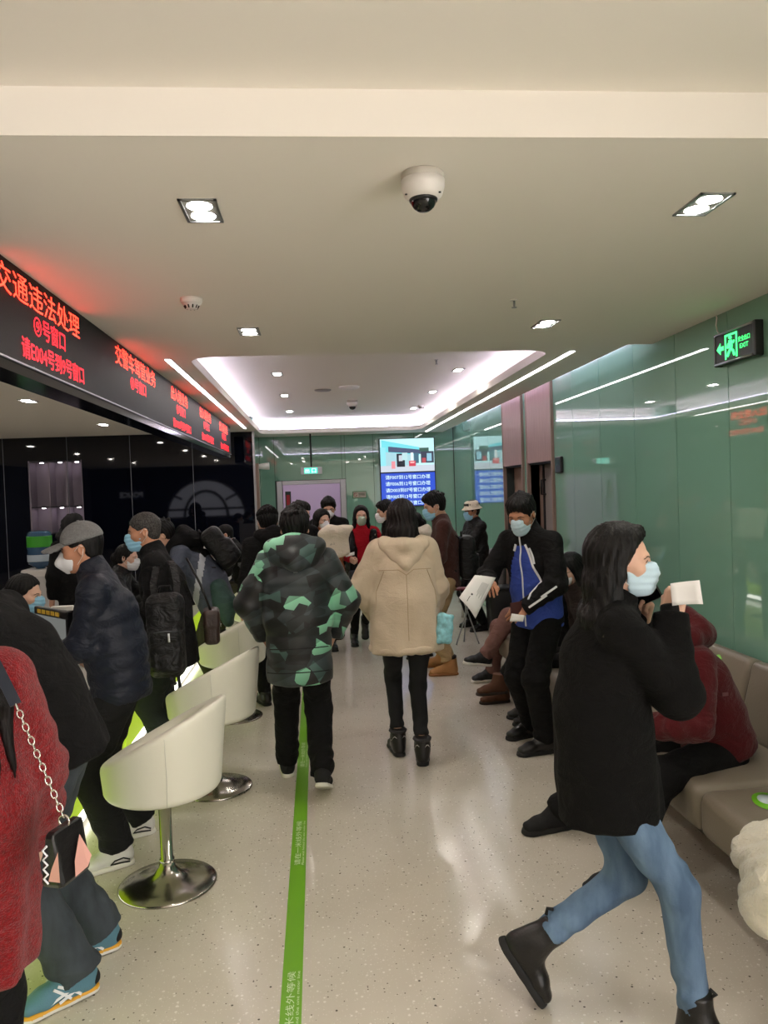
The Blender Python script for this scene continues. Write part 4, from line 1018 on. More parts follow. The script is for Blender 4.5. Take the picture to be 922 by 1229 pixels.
def person(label, xy, yaw, H=1.68, fem=False, skin=None, vox=.014, pelvis=None, lean=0, hunch=6, side=0, twist=0, head=(0, 8), headroll=0,
           feet=None, knee=(0, 1, 0.15), arms=None, top=None, bottom=None, shoes=None, hairk='short', hairm=None, mask=None, face=True, hd_off=(0, 0, 0), group=None):
    """everything is built in the person's own frame: facing +Y, right +X, ground z=0"""
    root = empty('person', (xy[0], xy[1], 0), yaw, label, 'person', group)
    s = H/1.70; skin = skin or (SKIN_PALE if fem else SKIN)
    ca, sa = math.cos(math.radians(yaw)), math.sin(math.radians(yaw))
    def T(p):   # ('w', x, y, z) world -> local
        if p[0] == 'w':
            dx, dy = p[1]-xy[0], p[2]-xy[1]; return V(ca*dx+sa*dy, -sa*dx+ca*dy, p[3])
        return V(*p)
    pel = T(pelvis) if pelvis else V(0, 0, .92*s)
    def sp(deg, sd): a = math.radians(deg); b = math.radians(sd); return nrm(V(math.sin(b), math.sin(a), math.cos(a)*math.cos(b)))
    d1, d2 = sp(lean, side), sp(lean+hunch, side)
    mid_ = pel+d1*.27*s; neck = mid_+d2*.255*s
    R2 = rotm('Z', twist); cr = R2 @ V(1, 0, 0); cf = nrm(np.cross(d2, cr))
    sw = (.158 if fem else .178)*s
    sh = [neck-d2*.055*s+cr*sw*q for q in (1, -1)]
    hp = [pel-V(0, 0, .04*s)+V(q*.088*s, 0, 0) for q in (1, -1)]
    # head frame
    hy, hpi = head
    Rh = rotm('Z', hy) @ rotm('X', -hpi) @ rotm('Y', headroll)
    hs = s*(.97 if fem else 1.0)
    hc = neck+d2*.05*s+(Rh @ V(0, .03, .10))*hs+np.asarray(hd_off)
    # limbs
    UA, FA, TH, SHN = .285*s, .25*s, .43*s, .42*s
    feet = feet or [(.09, 0, 0, 4, 0), (-.09, 0, 0, -4, 0)]
    legs = []
    for i, f in enumerate(feet):
        if f[0] == 'w': b = T(('w', f[1], f[2], f[3])); fy, fp = f[4]-yaw, f[5]
        else: b = V(*f[:3]); fy, fp = f[3], f[4]
        Rf = rotm('Z', fy) @ rotm('X', -fp)
        if fp > 0: b = b+V(0, 0, .185*math.sin(math.radians(fp)))
        an = b+Rf @ V(0, -.012, .09)
        kp = knee[i] if isinstance(knee[0], (tuple, list)) else knee
        kn, an2 = ik(hp[i], an, TH, SHN, V(*kp)); legs.append((hp[i], kn, an2, Rf, an2-Rf @ V(0, -.012, .09)))
    arms = arms or [{}, {}]
    am = []
    for i, a in enumerate(arms):
        q = 1 if i == 0 else -1
        t = T(a['t']) if 't' in a else V(q*.25*s, .05, .80*s)+V(pel[0], pel[1], pel[2]-.92*s)
        pole = T(a['pole'])-T((0, 0, 0)) if 'pole' in a else V(q*.4, -1, -.1)
        el, wr_ = ik(sh[i], t, UA, FA, pole)
        dr = nrm(V(*a['dir'])) if 'dir' in a else nrm(wr_-el); pm = V(*a['palm']) if 'palm' in a else V(-q, 0.3, 0)
        am.append((sh[i], el, wr_, dr, pm, a.get('pose', 'relax')))
    # ---- body (one mesh: slim figure under the clothes, head, hands)
    S = SDF(.02)
    S.chain([pel-V(0, 0, .05), mid_, neck-d2*.08*s, neck+d2*.02], [(.11*s, .07*s), (.10*s, .07*s), (.12*s, .065*s), (.045, .045)], k=.02)
    S.seg(sh[0]-cr*.02, sh[1]+cr*.02, .035*s, .035*s, k=.02)
    for a in am: S.chain([a[0], a[1], a[2]], [.032*s, .028*s, .024*s], k=.01)
    for l in legs: S.chain([l[0], l[1], l[2]], [.05*s, .04*s, .032*s], k=.01)
    bv, bf = S.mesh()
    VS, FS = [bv], [bf]; n = len(bv)
    def addm(v, f):
        nonlocal n
        VS.append(v); FS.append(f+n); n += len(v)
    hv, hf = HEADS[fem]; addm(place(hv*hs, Rh, hc), hf)
    for i, a in enumerate(am):
        if a[5] is None: continue
        v, f = hand(a[5]); v = v*(s*(.93 if fem else 1.0))
        y = a[3]; z = -a[4]; z = nrm(z-y*(z@y)); x = np.cross(y, z); Rm = np.stack([x, y, z], 1)
        if i == 1: v = v*V(-1, 1, 1); f = f[:, ::-1]
        addm(place(v, Rm, a[2]), f)
    obj('body', mesh_np('body', np.concatenate(VS), np.concatenate(FS), skin), root)
    HM = Matrix.Translation(hc) @ Matrix(Rh.tolist()).to_4x4() @ Matrix.Scale(hs, 4)
    HT = lambda v: place(np.asarray(v, float)*hs, Rh, hc)
    if face:
        for nme, v, t, ms, mi in FACE[fem]:
            if nme == 'lips' and mask: continue
            obj(nme, mesh_np(nme, HT(v), np.array(t), ms, True, mi), root)
    if mask:
        mk, mm = mask; v, f = MASKS[mk]
        o = obj('face_mask', mesh_np('face_mask', HT(v), f, mm), root)
        for q in (-1, 1):
            tube('ear_loop', HT([(q*.058, .040, -.02), (q*.072, .02, -.002), (q*.083, -.006, .02), (q*.088, -.024, .012)]), .0017, MAT_WHITE_PL, o, 4)
            tube('ear_loop', HT([(q*.052, .036, -.082), (q*.068, .012, -.06), (q*.082, -.012, -.034), (q*.088, -.024, .0)]), .0017, MAT_WHITE_PL, o, 4)
    if hairk:
        v, f = hair(hairk); obj('hair', mesh_np('hair', HT(v), f, hairm or BLACKHAIR), root)
    # ---- trousers
    if bottom:
        b = dict(th=.088, kn=.064, cf=.054, mat=None, fold=.006, up=.0, hipw=.155, hipd=.115); b.update(bottom)
        S = SDF(vox)
        S.chain([pel-V(0, 0, .06*s), pel+d1*.10*s], [(b['hipw']*s, b['hipd']*s), (.14*s, .10*s)], k=.03)
        for i, l in enumerate(legs):
            an = l[2]+(l[2]-l[1])*.02-nrm(l[2]-l[1])*b['up']
            S.chain([l[0]-V(0, 0, .02), l[1], an], [(b['th']*s, b['th']*s*1.05), b['kn']*s, b['cf']*s], k=.03, cap=(None, .008),
                    folds=[(b['fold']*.8, 13, .95, .35, i), (b['fold']*.9, 15, .95, .35, i+2)])
        S.fn(wrinkle(b['fold']*.5, 22, len(label), .6)); S.fn(wrinkle(b['fold']*.22, 48, len(label)*.4, 1.)); v, f = S.mesh()
        obj('trousers', mesh_np('trousers', v, f, b['mat']), root)
    # ---- jacket
    if top:
        t = dict(drop=.12, hem=(.185, .135), waist=(.165, .12), chest=(.178, .125), sl=(.072, .06, .048), mat=None, fold=.006, quilt=None, name='jacket', collar=.05, hemf=(0, 0, 0), k=.03, cuff=None, mfun=None, shr=.062, slq=None); t.update(top)
        S = SDF(vox)
        hem = pel-d1*t['drop']*s*.35-V(0, 0, t['drop']*s*.65)+np.asarray(t['hemf'])
        pts = [hem, pel+d1*.14*s, neck-d2*.19*s, neck-d2*.06*s, neck+d2*.005*s]
        sc = lambda r: (r[0]*s, r[1]*s)
        rad = [sc(t['hem']), sc(t['waist']), sc(t['chest']), (sw*.9, .088*s), (.07*s, .07*s)]
        S.chain(pts, rad, cap=(.03, .03), k=t['k'], rights=[(1, 0, 0), R2 @ V(1, 0, 0), cr, cr], quilt=t['quilt'])
        S.seg(sh[0]-cr*.02-d2*.012, sh[1]+cr*.02-d2*.012, t['shr']*.9*s, t['shr']*.9*s, k=.05)
        for q in (0, 1): S.seg(neck+d2*.012*s, sh[q]-d2*.005, .052*s, .05*s, k=.05)
        for i, a in enumerate(am):
            S.chain([a[0], a[1], a[2]+(a[2]-a[1])*.02], [t['sl'][0]*.84*s, t['sl'][1]*.95*s, t['sl'][2]*.95*s], k=.035, cap=(None, .008), folds=None if t['slq'] else [(t['fold'], 15, .95, .35, i), (t['fold'], 17, .2, .5, i+1)], quilt=t['slq'])
        if t['collar']: S.seg(neck-d2*.02, neck+d2*t['collar']*s+cf*.008, (.078*s, .078*s), (.072*s, .074*s), right=cr, cap=(.02, .012), k=.03)
        if t['name'] == 'coat' or t.get('drape'):
            def drape(X, Y, Z, F_):
                an = np.arctan2(X-pel[0], Y-pel[1]); w = np.clip((pel[2]+.28*s-Z)/.45, 0, 1)
                return F_+.011*w*(np.sin(5*an+2.5*np.sin(an*2+Z*3)+len(label))*.6+.4*np.sin(9*an+Z*5))
            S.fn(drape)
        S.fn(wrinkle(t['fold']*.8, 17, len(label)*.7, .7)); S.fn(wrinkle(t['fold']*.35, 41, len(label)*.3, .8)); v, f = S.mesh()
        mats = t['mat'] if isinstance(t['mat'], list) else [t['mat']]; mi = None
        info = dict(pel=pel, neck=neck, sh=sh, d2=d2, d1=d1, cr=cr, cf=cf, s=s)
        if t['mfun']: mi = t['mfun'](v[f].mean(1), info, am)
        obj(t['name'], mesh_np(t['name'], v, f, mats, True, mi), root)
    # ---- shoes
    if shoes:
        kd, um, sm = shoes
        (uv, uf), (bv_, bf_) = shoe(kd)
        for l in legs:
            o = obj('shoe' if kd in ('sneaker', 'trainer') else 'boot', mesh_np('shoe', place(uv*s, l[3], l[4]), uf, um), root)
            obj('sole', mesh_np('sole', place(bv_*s, l[3], l[4]), bf_, sm), o)
    return dict(root=root, pel=pel, neck=neck, mid=mid_, sh=sh, hc=hc, Rh=Rh, hs=hs, HT=HT, legs=legs, arms=am, d1=d1, d2=d2, cr=cr, cf=cf, s=s, T=T, HM=HM, xy=xy, yaw=yaw)
def to_world(P, p):
    a = math.radians(P['yaw']); return Vector((P['xy'][0]+math.cos(a)*p[0]-math.sin(a)*p[1], P['xy'][1]+math.sin(a)*p[0]+math.cos(a)*p[1], p[2]))
def part(P, name, S, mat, **kw):
    v, f = S.mesh(); return obj(name, mesh_np(name, v, f, mat), P['root'], **kw)
def hood_down(P, mat, size=1., drop=.1, vox=.012, w=1.):
    n, cr, cf, d2, s = P['neck'], P['cr'], P['cf'], P['d2'], P['s']*size
    S = SDF(vox)
    a, b = n+cr*.085*s*w-cf*.0+d2*.035, n-cr*.085*s*w+d2*.035
    m = n-cf*(.115*s)-d2*drop*s; m2 = n-cf*.10*s+d2*.01
    S.chain([a+cf*.03, a-cf*.04-d2*.01, m, b-cf*.04-d2*.01, b+cf*.03], [.03*s, .042*s, .05*s, .042*s, .03*s], k=.03)
    S.ell(m2, (.10*s*w, .05*s, .075*s), np.stack([cr, cf, d2], 1), k=.04)
    S.chain([a, m2+d2*.045, b], [.03*s, .036*s, .03*s], k=.03)
    S.fn(wrinkle(.003, 26, 2.)); return part(P, 'hood', S, mat)
def glasses(P, mat=None):
    mat = mat or MAT_BLACK_PL; HT = P['HT']
    bm = bmesh.new()
    for q in (-1, 1): tube_bm(bm, HT([(q*.033+.022*math.cos(a), .094-.004*abs(math.cos(a)), .003+.017*math.sin(a)) for a in np.linspace(0, 2*math.pi, 14, endpoint=False)]), .0018, 4, 0, True)
    for q in (-1, 1): tube_bm(bm, HT([(q*.055, .09, .008), (q*.078, .03, .008), (q*.084, -.01, .006)]), .0018, 4)
    tube_bm(bm, HT([(-.011, .096, .006), (.011, .096, .006)]), .0018, 4)
    return bm_obj('glasses', bm, mat, P['root'])
def backpack(label, loc, yaw, mat, size=(.15, .09, .22), tilt=0, straps=True, trim=None, hook=None):
    """back panel at local +Y side (against the wearer), pocket on -Y"""
    r = empty('backpack', loc, yaw, label, 'backpack'); r.rotation_euler = (math.radians(tilt), 0, math.radians(yaw))
    a, b, c = size
    S = SDF(.011); S.rbox((0, 0, 0), (a, b, c), r=.06); S.rbox((0, -b*.9, -c*.35), (a*.82, b*.45, c*.52), r=.035, k=.02); S.fn(wrinkle(.003, 25, 4.))
    v, f = S.mesh(); obj('bag_body', mesh_np('bag_body', v, f, mat), r)
    bm = bmesh.new(); tube_bm(bm, [(a*math.cos(t)*.97, -b*.35, c*.25+c*.72*math.sin(t)) for t in np.linspace(0, math.pi, 12)], .005, 5); bm_obj('zipper', bm, trim or MAT_BLACK_PL, r)
    tube('grab_handle', [(-.04, b*.6, c*.95), (-.03, b*.6, c+.035), (.03, b*.6, c+.035), (.04, b*.6, c*.95)], .008, mat, r)
    tube('pocket_zip', [(-a*.6, -b*1.3, c*.1), (0, -b*1.37, c*.13), (a*.6, -b*1.3, c*.1)], .004, trim or MAT_BLACK_PL, r, 5)
    if straps:
        for q in (-1, 1): ribbon('strap', [(q*a*.5, b*.9, c*.85), (q*a*.62, b+.06, c+.03), (q*a*.7, b+.2, c*.6), (q*a*.75, b+.19, c*.05), (q*a*.75, b+.03, -c*.6)], [(0, 0, 1), (0, .6, .8), (0, 1, 0), (0, 1, -.2), (0, .3, -1)], .045, .012, mat, r)
    return r
def sheet(name, label, cat, corners, mat, th=.0012, bend=.02, n=6, parent=None):
    """thin, slightly bent sheet between four corners"""
    A, B, C_, D = [Vector(c) for c in corners]; nn = (B-A).cross(D-A).normalized()
    bm = bmesh.new(); g = []
    for i in range(n+1):
        u = i/n; row = []
        for j in range(n+1):
            w = j/n; p = A*(1-u)*(1-w)+B*u*(1-w)+C_*u*w+D*(1-u)*w+nn*bend*math.sin(math.pi*u)*(.4+.6*w)
            row.append((bm.verts.new(p), bm.verts.new(p-nn*th)))
        g.append(row)
    for i in range(n):
        for j in range(n):
            bm.faces.new([g[i][j][0], g[i+1][j][0], g[i+1][j+1][0], g[i][j+1][0]]); bm.faces.new([g[i][j][1], g[i][j+1][1], g[i+1][j+1][1], g[i+1][j][1]])
    for i in range(n):
        for j in (0, n): bm.faces.new([g[i][j][0], g[i+1][j][0], g[i+1][j][1], g[i][j][1]]); bm.faces.new([g[j][i][0], g[j][i+1][0], g[j][i+1][1], g[j][i][1]])
    o = bm_obj(name, bm, mat, parent, True); tag(o, label, cat); return o
# ------------------------------------------------------------------ cloth materials
def cloth(n, c, rough=.85, bump=(140, .2), sheen=.0, var=None, crease=.35): return M(n, c, rough, bump=bump, sheen=sheen*.3, var=var, spec=.25, crease=crease)
BLK = cloth('black_cloth', (12, 11.5, 12.5)); BLK2 = cloth('black_coat_wool', (7, 6.5, 6.5), .95, (200, .35), .0); BLKSHINE = M('black_nylon', (13, 13.5, 15), .5, bump=(60, .15), crease=.5, spec=.35)
NAVY = M('navy_nylon', (16, 22, 37), .55, bump=(50, .2), crease=.3, spec=.35); BEIGE = cloth('beige_suede', (204, 186, 162), .95, (160, .25), .3, (3, .05), .12); RED = cloth('red_boucle', (126, 13, 20), 1., (230, .9), .5, (90, .3))
MAROON = cloth('maroon_fleece', (80, 21, 26), 1., (130, .4), .4); BROWN = cloth('brown_wool', (70, 42, 36), .95, (150, .3), .3); KHAKI = cloth('khaki_twill', (176, 150, 112), .85, (170, .2))
JEANS = denim('light_denim', (68, 92, 120), (108, 134, 162)); JEANS_DK = denim('dark_denim', (38, 45, 50), (60, 68, 74)); BLKJ = denim('black_denim', (9, 10, 12), (17, 18, 21))
BLUE = cloth('royal_blue_knit', (56, 78, 166), .7, (170, .15)); WSTR = M('white_stripe', (226, 228, 232), .6); REDKNIT = cloth('red_knit', (176, 24, 40), .9, (160, .4)); GREYN = cloth('slate_nylon', (78, 84, 98), .6, (60, .15)); GREYL = cloth('pale_grey_nylon', (186, 190, 198), .6)
OLIVE = cloth('olive_cloth', (58, 58, 42)); ROSE = cloth('rose_brown_cloth', (126, 92, 86)); CREAM = cloth('cream_fleece', (226, 214, 194), .95, (90, .5), .4); TEALGREEN = cloth('dark_green_nylon', (58, 84, 78), .6); GREYCAP = cloth('grey_cap_wool', (120, 120, 120), .95, (260, .5), .3, (120, .15)); RUST = cloth('rust_brown_cloth', (136, 78, 44))
SHARD = shard_print()
MBLUE = M('mask_blue', (150, 204, 232), .8, bump=(200, .1)); MPALE = M('mask_pale_blue', (196, 222, 236), .8, bump=(200, .1)); MWHITE = M('mask_white', (230, 230, 232), .8); MSAGE = M('mask_sage', (178, 196, 176), .8); MDARK = M('mask_dark_print', (44, 50, 66), .8, var=(90, .8)); MGREY = M('mask_grey', (190, 198, 196), .8)
BLS = M('black_leather', (20, 19, 20), .35, bump=(90, .15)); SOLEB = M('black_rubber', (18, 18, 19), .7); SOLEW = M('white_rubber', (224, 220, 210), .6); TAN = M('tan_nubuck', (176, 128, 80), .85); TANS = M('tan_rubber', (150, 98, 54), .7); SUEDE = M('brown_suede', (88, 56, 38), .9, bump=(80, .2)); WSHOE = M('white_shoe_mesh', (214, 212, 208), .7, bump=(220, .3)); BLSUEDE = M('black_knit_shoe', (22, 22, 24), .9, bump=(200, .3))

def on_jacket(P, uh, back=False, off=.004, name=('jacket', 'coat', 'hoodie', 'sweater')):
    o = [c for c in P['root'].children if c.name.split('.')[0] in name][0]; me = o.data
    co = np.empty(len(me.vertices)*3, np.float32); me.vertices.foreach_get('co', co); q = np.empty(len(me.polygons)*4, np.int32); me.polygons.foreach_get('vertices', q)
    if 'bvh' not in P: P['bvh'] = BVHTree.FromPolygons(co.reshape(-1, 3).tolist(), q.reshape(-1, 4).tolist())
    sg_ = -1 if back else 1; out = []
    for u, h in uh:
        d = P['d1'] if h < .27*P['s'] else P['d2']
        base = P['pel']+P['d1']*min(h, .27*P['s'])+P['d2']*max(h-.27*P['s'], 0)
        o_ = Vector(base+P['cr']*u+P['cf']*sg_*.7); dr = Vector(-P['cf']*sg_)
        hit = P['bvh'].ray_cast(o_, dr)
        out.append((hit[0]-dr*off) if hit[0] else Vector(base+P['cr']*u+P['cf']*sg_*.13))
    return out
def interp(pts, n=10):
    pts = [np.array(p, float) for p in pts]; out = []
    for a, b in zip(pts, pts[1:]):
        for i in range(n): out.append(tuple(a+(b-a)*i/n))
    out.append(tuple(pts[-1])); return out
def stripe(P, name, uh, w, mat, back=False, th=.004, n=6, off=.004):
    pts = on_jacket(P, interp(uh, n), back, off)
    return ribbon(name, pts, tuple(P['cf']*(-1 if back else 1)), w, th, mat, P['root'])

# ---- man in shard print down jacket, walking away
P = person('man walking away in black and mint shard print hooded down jacket', (-.14, 4.62), 0, 1.67, vox=.011, lean=2, hunch=5, head=(2, 6),
    feet=[('w', -.03, 4.40, 0, -6, 24), ('w', -.25, 4.86, 0, 6, 0)],
    arms=[dict(t=(.22, .14, .90), pole=(1, -.45, -.1), pose='fist'), dict(t=(-.22, .14, .90), pole=(-1, -.45, -.1), pose='fist')],
    top=dict(mat=SHARD, drop=.25, hem=(.205, .16), waist=(.205, .16), chest=(.205, .15), sl=(.088, .085, .06), fold=.008, quilt=(.14, .010, 0), slq=(.12, .008, 0), shr=.075, collar=.03),
    bottom=dict(mat=BLK, th=.1, kn=.083, cf=.07, fold=.009), shoes=('sneaker', BLSUEDE, SOLEW), hairk='short')
hood = SDF(.011); n_, cr, cf, d2 = P['neck'], P['cr'], P['cf'], P['d2']
hood.ell(n_-cf*.085+d2*.0, (.165, .075, .115), np.stack([cr, cf, d2], 1)); hood.chain([n_+cr*.1+cf*.06+d2*.05, n_+cr*.13-cf*.06+d2*.03, n_-cf*.14-d2*.05, n_-cr*.13-cf*.06+d2*.03, n_-cr*.1+cf*.06+d2*.05], [.04, .05, .06, .05, .04], k=.03)
hood.fn(wrinkle(.005, 24, 1.)); part(P, 'hood', hood, SHARD)
for h in (-.05, -.19): stripe(P, 'quilt_seam', [(-.19, h), (.19, h)], .006, M('seam_black', (14, 16, 17), .7), True, .003, 16, .001)
stripe(P, 'hanger_loop', [(-.012, .40), (.012, .40)], .02, M('tab_grey', (140, 146, 144), .6), True, .004, 2)

# ---- woman in beige hooded coat, walking away
P = person('woman walking away in beige hooded coat and short black boots', (.55, 5.0), 0, 1.69, True, vox=.011, lean=1, hunch=4, head=(-4, 6), hd_off=(0, -.02, 0),
    feet=[('w', .62, 4.90, 0, -8, 0), ('w', .48, 5.10, 0, 6, 0)],
    arms=[dict(t=(.2, .17, .88), pole=(1, -.3, -.2), pose='fist'), dict(t=(-.19, .17, .92), pole=(-1, -.3, -.2), pose='fist')],
    top=dict(name='coat', mat=BEIGE, drop=.185, hem=(.245, .17), waist=(.225, .155), chest=(.2, .14), sl=(.095, .09, .06), fold=.006, shr=.07, collar=.03),
    bottom=dict(mat=BLKJ, th=.085, kn=.056, cf=.048, fold=.005, up=.1), shoes=('boot', BLS, SOLEB), hairk='bob', hairm=BROWNHAIR)
S = SDF(.010); n_, cr, cf, d2 = P['neck'], P['cr'], P['cf'], P['d2']
L_, R_, B_ = n_-cr*.125+cf*.02+d2*.0, n_+cr*.125+cf*.02+d2*.0, n_-cf*.135-d2*.155
S.chain([L_, L_-cf*.085-d2*.03, B_, R_-cf*.085-d2*.03, R_], [.032, .036, .034, .036, .032], k=.03)
S.chain([L_-cf*.06, n_-cf*.115-d2*.035, R_-cf*.06], [.036, .045, .036], k=.03); S.ell(n_-cf*.11-d2*.07, (.115, .03, .085), np.stack([cr, cf, d2], 1), k=.03)
S.fn(wrinkle(.003, 26, 2.)); part(P, 'hood', S, BEIGE)
hb = SDF(.011); s_ = P['s']; hm = P['pel']-V(0, 0, .185*s_); hb.seg(hm-V(0, 0, .0), hm+V(0, 0, .03), (.252*s_, .178*s_), (.25*s_, .176*s_), cap=(.014, .014)); part(P, 'hem_band', hb, BEIGE)
SEAMB = M('seam_beige', (168, 146, 118), .9)
stripe(P, 'yoke_seam', [(-.17, .335), (-.05, .335), (.0, .30), (.05, .335), (.17, .335)], .004, SEAMB, True, .002, 6, .0012)
stripe(P, 'back_seam', [(0, .30), (0, -.12)], .004, SEAMB, True, .002, 12, .0012)
stripe(P, 'raglan_seam', [(.14, .33), (.19, .2), (.2, .08)], .004, SEAMB, True, .002, 8, .0012); stripe(P, 'raglan_seam', [(-.14, .33), (-.19, .2), (-.2, .08)], .004, SEAMB, True, .002, 8, .0012)
for l in P['legs']:
    S = SDF(.007); t_ = l[4]+l[3] @ V(0, -.014, .165); S.chain([t_+V(.05*math.cos(a), .055*math.sin(a), 0) for a in np.linspace(0, 2*math.pi, 13)], [.011]*13, k=.006); part(P, 'boot_trim', S, M('fur_trim', (60, 58, 60), 1., bump=(200, 1.)))
    tube('boot_motif', [tuple(l[4]+l[3] @ V(.052*math.cos(a), .056*math.sin(a)-.014, .12+.016*math.sin(5*a))) for a in np.linspace(-3.0, 0, 16)], .004, M('motif_pale', (186, 182, 178), .6), P['root'], 4)
pch = SDF(.008); pch.rbox((.79, 4.90, .865), (.055, .03, .1), rotm('Y', 8), r=.028); pch.fn(wrinkle(.006, 55, 1.)); v, f = pch.mesh()
o = obj('patterned_pouch', mesh_np('patterned_pouch', v, f, M('pouch_print', (142, 205, 216), .6, var=(28, .35)))); tag(o, 'crumpled pale blue patterned pouch held by the woman in beige coat', 'pouch')

# ---- man in blue and black track jacket reading a sheet
def blue_parts(c, I, am):
    u = (c-I['neck']) @ I['cr']; h = (c-I['pel']) @ I['d2']; g = (c-I['pel']) @ I['cf']
    def dseg(p, a, b):
        ab = b-a; t = np.clip(((p-a) @ ab)/(ab @ ab), 0, 1); return np.linalg.norm(p-a-t[:, None]*ab, axis=1)
    da = np.minimum.reduce([np.minimum(dseg(c, a[0], a[1]), dseg(c, a[1], a[2])) for a in am])
    lim = np.where(h > .16, .15-(h-.16)*.36, .5)
    blk = (np.abs(u) > lim) | (h > .47) | ((da < .08) & (g > .165)) | ((da < .085) & (np.abs(u) > .13)) | ((da < .07) & (h < .3) & (g > .1))
    arm_in = (da < .075) & (h < .25) & (np.abs(u) < .13) & (g > .19)
    return np.where(blk | arm_in, 1, 0)
P = person('man in royal blue and black striped track jacket reading a white sheet', (1.47, 5.1), 128, 1.72, vox=.011, lean=5, hunch=10, head=(12, 24), skin=SKIN_TAN,
    feet=[('w', 1.44, 5.28, 0, 110, 0), ('w', 1.44, 4.93, 0, 100, 0)],
    arms=[dict(t=('w', 1.10, 4.93, 1.14), pole=(1, -.2, -.9), pose='pinch', palm=(-.4, .2, -1)), dict(t=('w', 1.31, 4.84, .985), pole=(-1, -.7, -.4), pose='pinch', palm=(.6, .3, -.6), dir=(.25, .85, -.45))],
    top=dict(mat=[BLUE, BLK], mfun=blue_parts, drop=.1, hem=(.178, .14), waist=(.185, .14), chest=(.188, .132), sl=(.08, .07, .055), fold=.007, collar=.085),
    bottom=dict(mat=BLK, th=.098, kn=.082, cf=.07, fold=.008), shoes=('trainer', BLS, SOLEB), hairk='short', mask=('surgical', MPALE))
stripe(P, 'zip', [(0.0, .57), (.0, .3), (.0, -.06)], .010, WSTR, False, .004, 12)
for q in (-1, 1):
    stripe(P, 'stripe', [(q*.035, .485), (q*.07, .40), (q*.095, .335)]+[(q*.145, .19)] if q < 0 else [(q*.035, .485), (q*.055, .44)], .016, WSTR, False, .004, 6, .005)
    if q < 0: stripe(P, 'stripe', [(q*.062, .46), (q*.088, .40), (q*.10, .36)], .014, WSTR, False, .004, 6, .006)
    a = P['arms'][0 if q > 0 else 1]; e, w = a[1], a[2]; ax = nrm(w-e); ou = nrm(V(q*.9, -.1, .5)-ax*((V(q*.9, -.1, .5)) @ ax)); ou2 = nrm(np.cross(ax, ou))
    for k, (t0, t1, of) in enumerate(((.05, .55, .012), (.4, .95, -.012)) if q < 0 else ((.72, .95, 0),)):
        ribbon('stripe', [tuple(e+(w-e)*t+(ou*.97+ou2*of*6)*(.076-.016*t)) for t in np.linspace(t0, t1, 6)], tuple(ou), .013, .004, WSTR, P['root'])
PAPER = M('paper_white', (232, 230, 228), .8); INK = M('ink', (70, 70, 74), .8)
pa = sheet('document_sheet', 'large white printed sheet held by the man in blue jacket', 'paper', [(1.12, 4.82, 1.19), (.98, 4.80, 1.215), (.855, 4.70, 1.09), (.955, 4.70, .955)], PAPER, bend=.018)
def sheet_print(par, C4, rows):
    A, B, C_, D = [Vector(c) for c in C4]
    for u0, u1, v0, v1 in rows:
        bm = bmesh.new(); nn = (B-A).cross(D-A).normalized()
        for sgn in (.024, -.006):
            pts = []
            for u, w in ((u0, v0), (u1, v0), (u1, v1), (u0, v1)): pts.append(bm.verts.new(A*(1-u)*(1-w)+B*u*(1-w)+C_*u*w+D*(1-u)*w+nn*(.018*math.sin(math.pi*u)*(.4+.6*w)+(.0008 if sgn > 0 else -.002))))
            bm.faces.new(pts)
        bm_obj('text_line', bm, INK, par)
sheet_print(pa, [(1.12, 4.82, 1.19), (.98, 4.80, 1.215), (.855, 4.70, 1.09), (.955, 4.70, .955)], [(.18+.06*k, .195+.06*k, .2, .62-.1*(k % 2)) for k in range(6)]+[(.6, .68, .62, .67), (.66, .685, .72, .9)])
o = sheet('card_slip', 'small white card slip in the hand of the blue jacket man', 'card', [(1.20, 4.76, .965), (1.275, 4.73, .955), (1.265, 4.73, .915), (1.185, 4.76, .915)], PAPER, bend=.004, n=3)
o = empty('passport', (1.245, 4.80, .985), 30, 'brown booklet held behind a card slip by the blue jacket man', 'booklet'); box('cover', (-.055, -.004, -.05), (.055, .004, .045), M('maroon_cover', (84, 44, 44), .5), o, .002); box('pages', (-.053, -.0025, -.048), (.0555, .0025, .043), PAPER, o)

# ---- woman in long black coat and light jeans, walking past
P = person('woman striding past in long black coat, light blue jeans and black ankle boots', (.90, 2.45), -99, 1.625, True, vox=.0095, lean=4, hunch=3, head=(-16, 3),
    feet=[('w', 1.12, 2.24, 0, -125, 0), ('w', .60, 2.54, 0, -100, 58)],
    arms=[dict(t=('w', 1.10, 2.33, 1.345), pole=(.15, .35, -1), pose='hold', dir=(-.15, .25, .9), palm=(-.8, .5, .1)), dict(t=('w', 1.07, 2.50, 1.30), pole=(-.5, .2, -1), pose='hold', dir=(.3, .15, .9), palm=(.6, -.7, .2))],
    top=dict(name='coat', mat=BLK2, drop=.2, hemf=(0, .03, 0), hem=(.19, .178), waist=(.18, .165), chest=(.172, .14), sl=(.08, .073, .056), fold=.007, shr=.064, collar=.035),
    bottom=dict(mat=JEANS, th=.083, kn=.062, cf=.05, fold=.006, up=.06), shoes=('ankle', BLS, SOLEB), hairk='longer', mask=('surgical', MPALE))
for a in P['arms']:
    S = SDF(.007); d_ = nrm(a[2]-a[1]); S.seg(a[2]-d_*.02, a[2]+d_*.035, .036, .031, cap=(.01, .008)); part(P, 'knit_cuff', S, BLK)
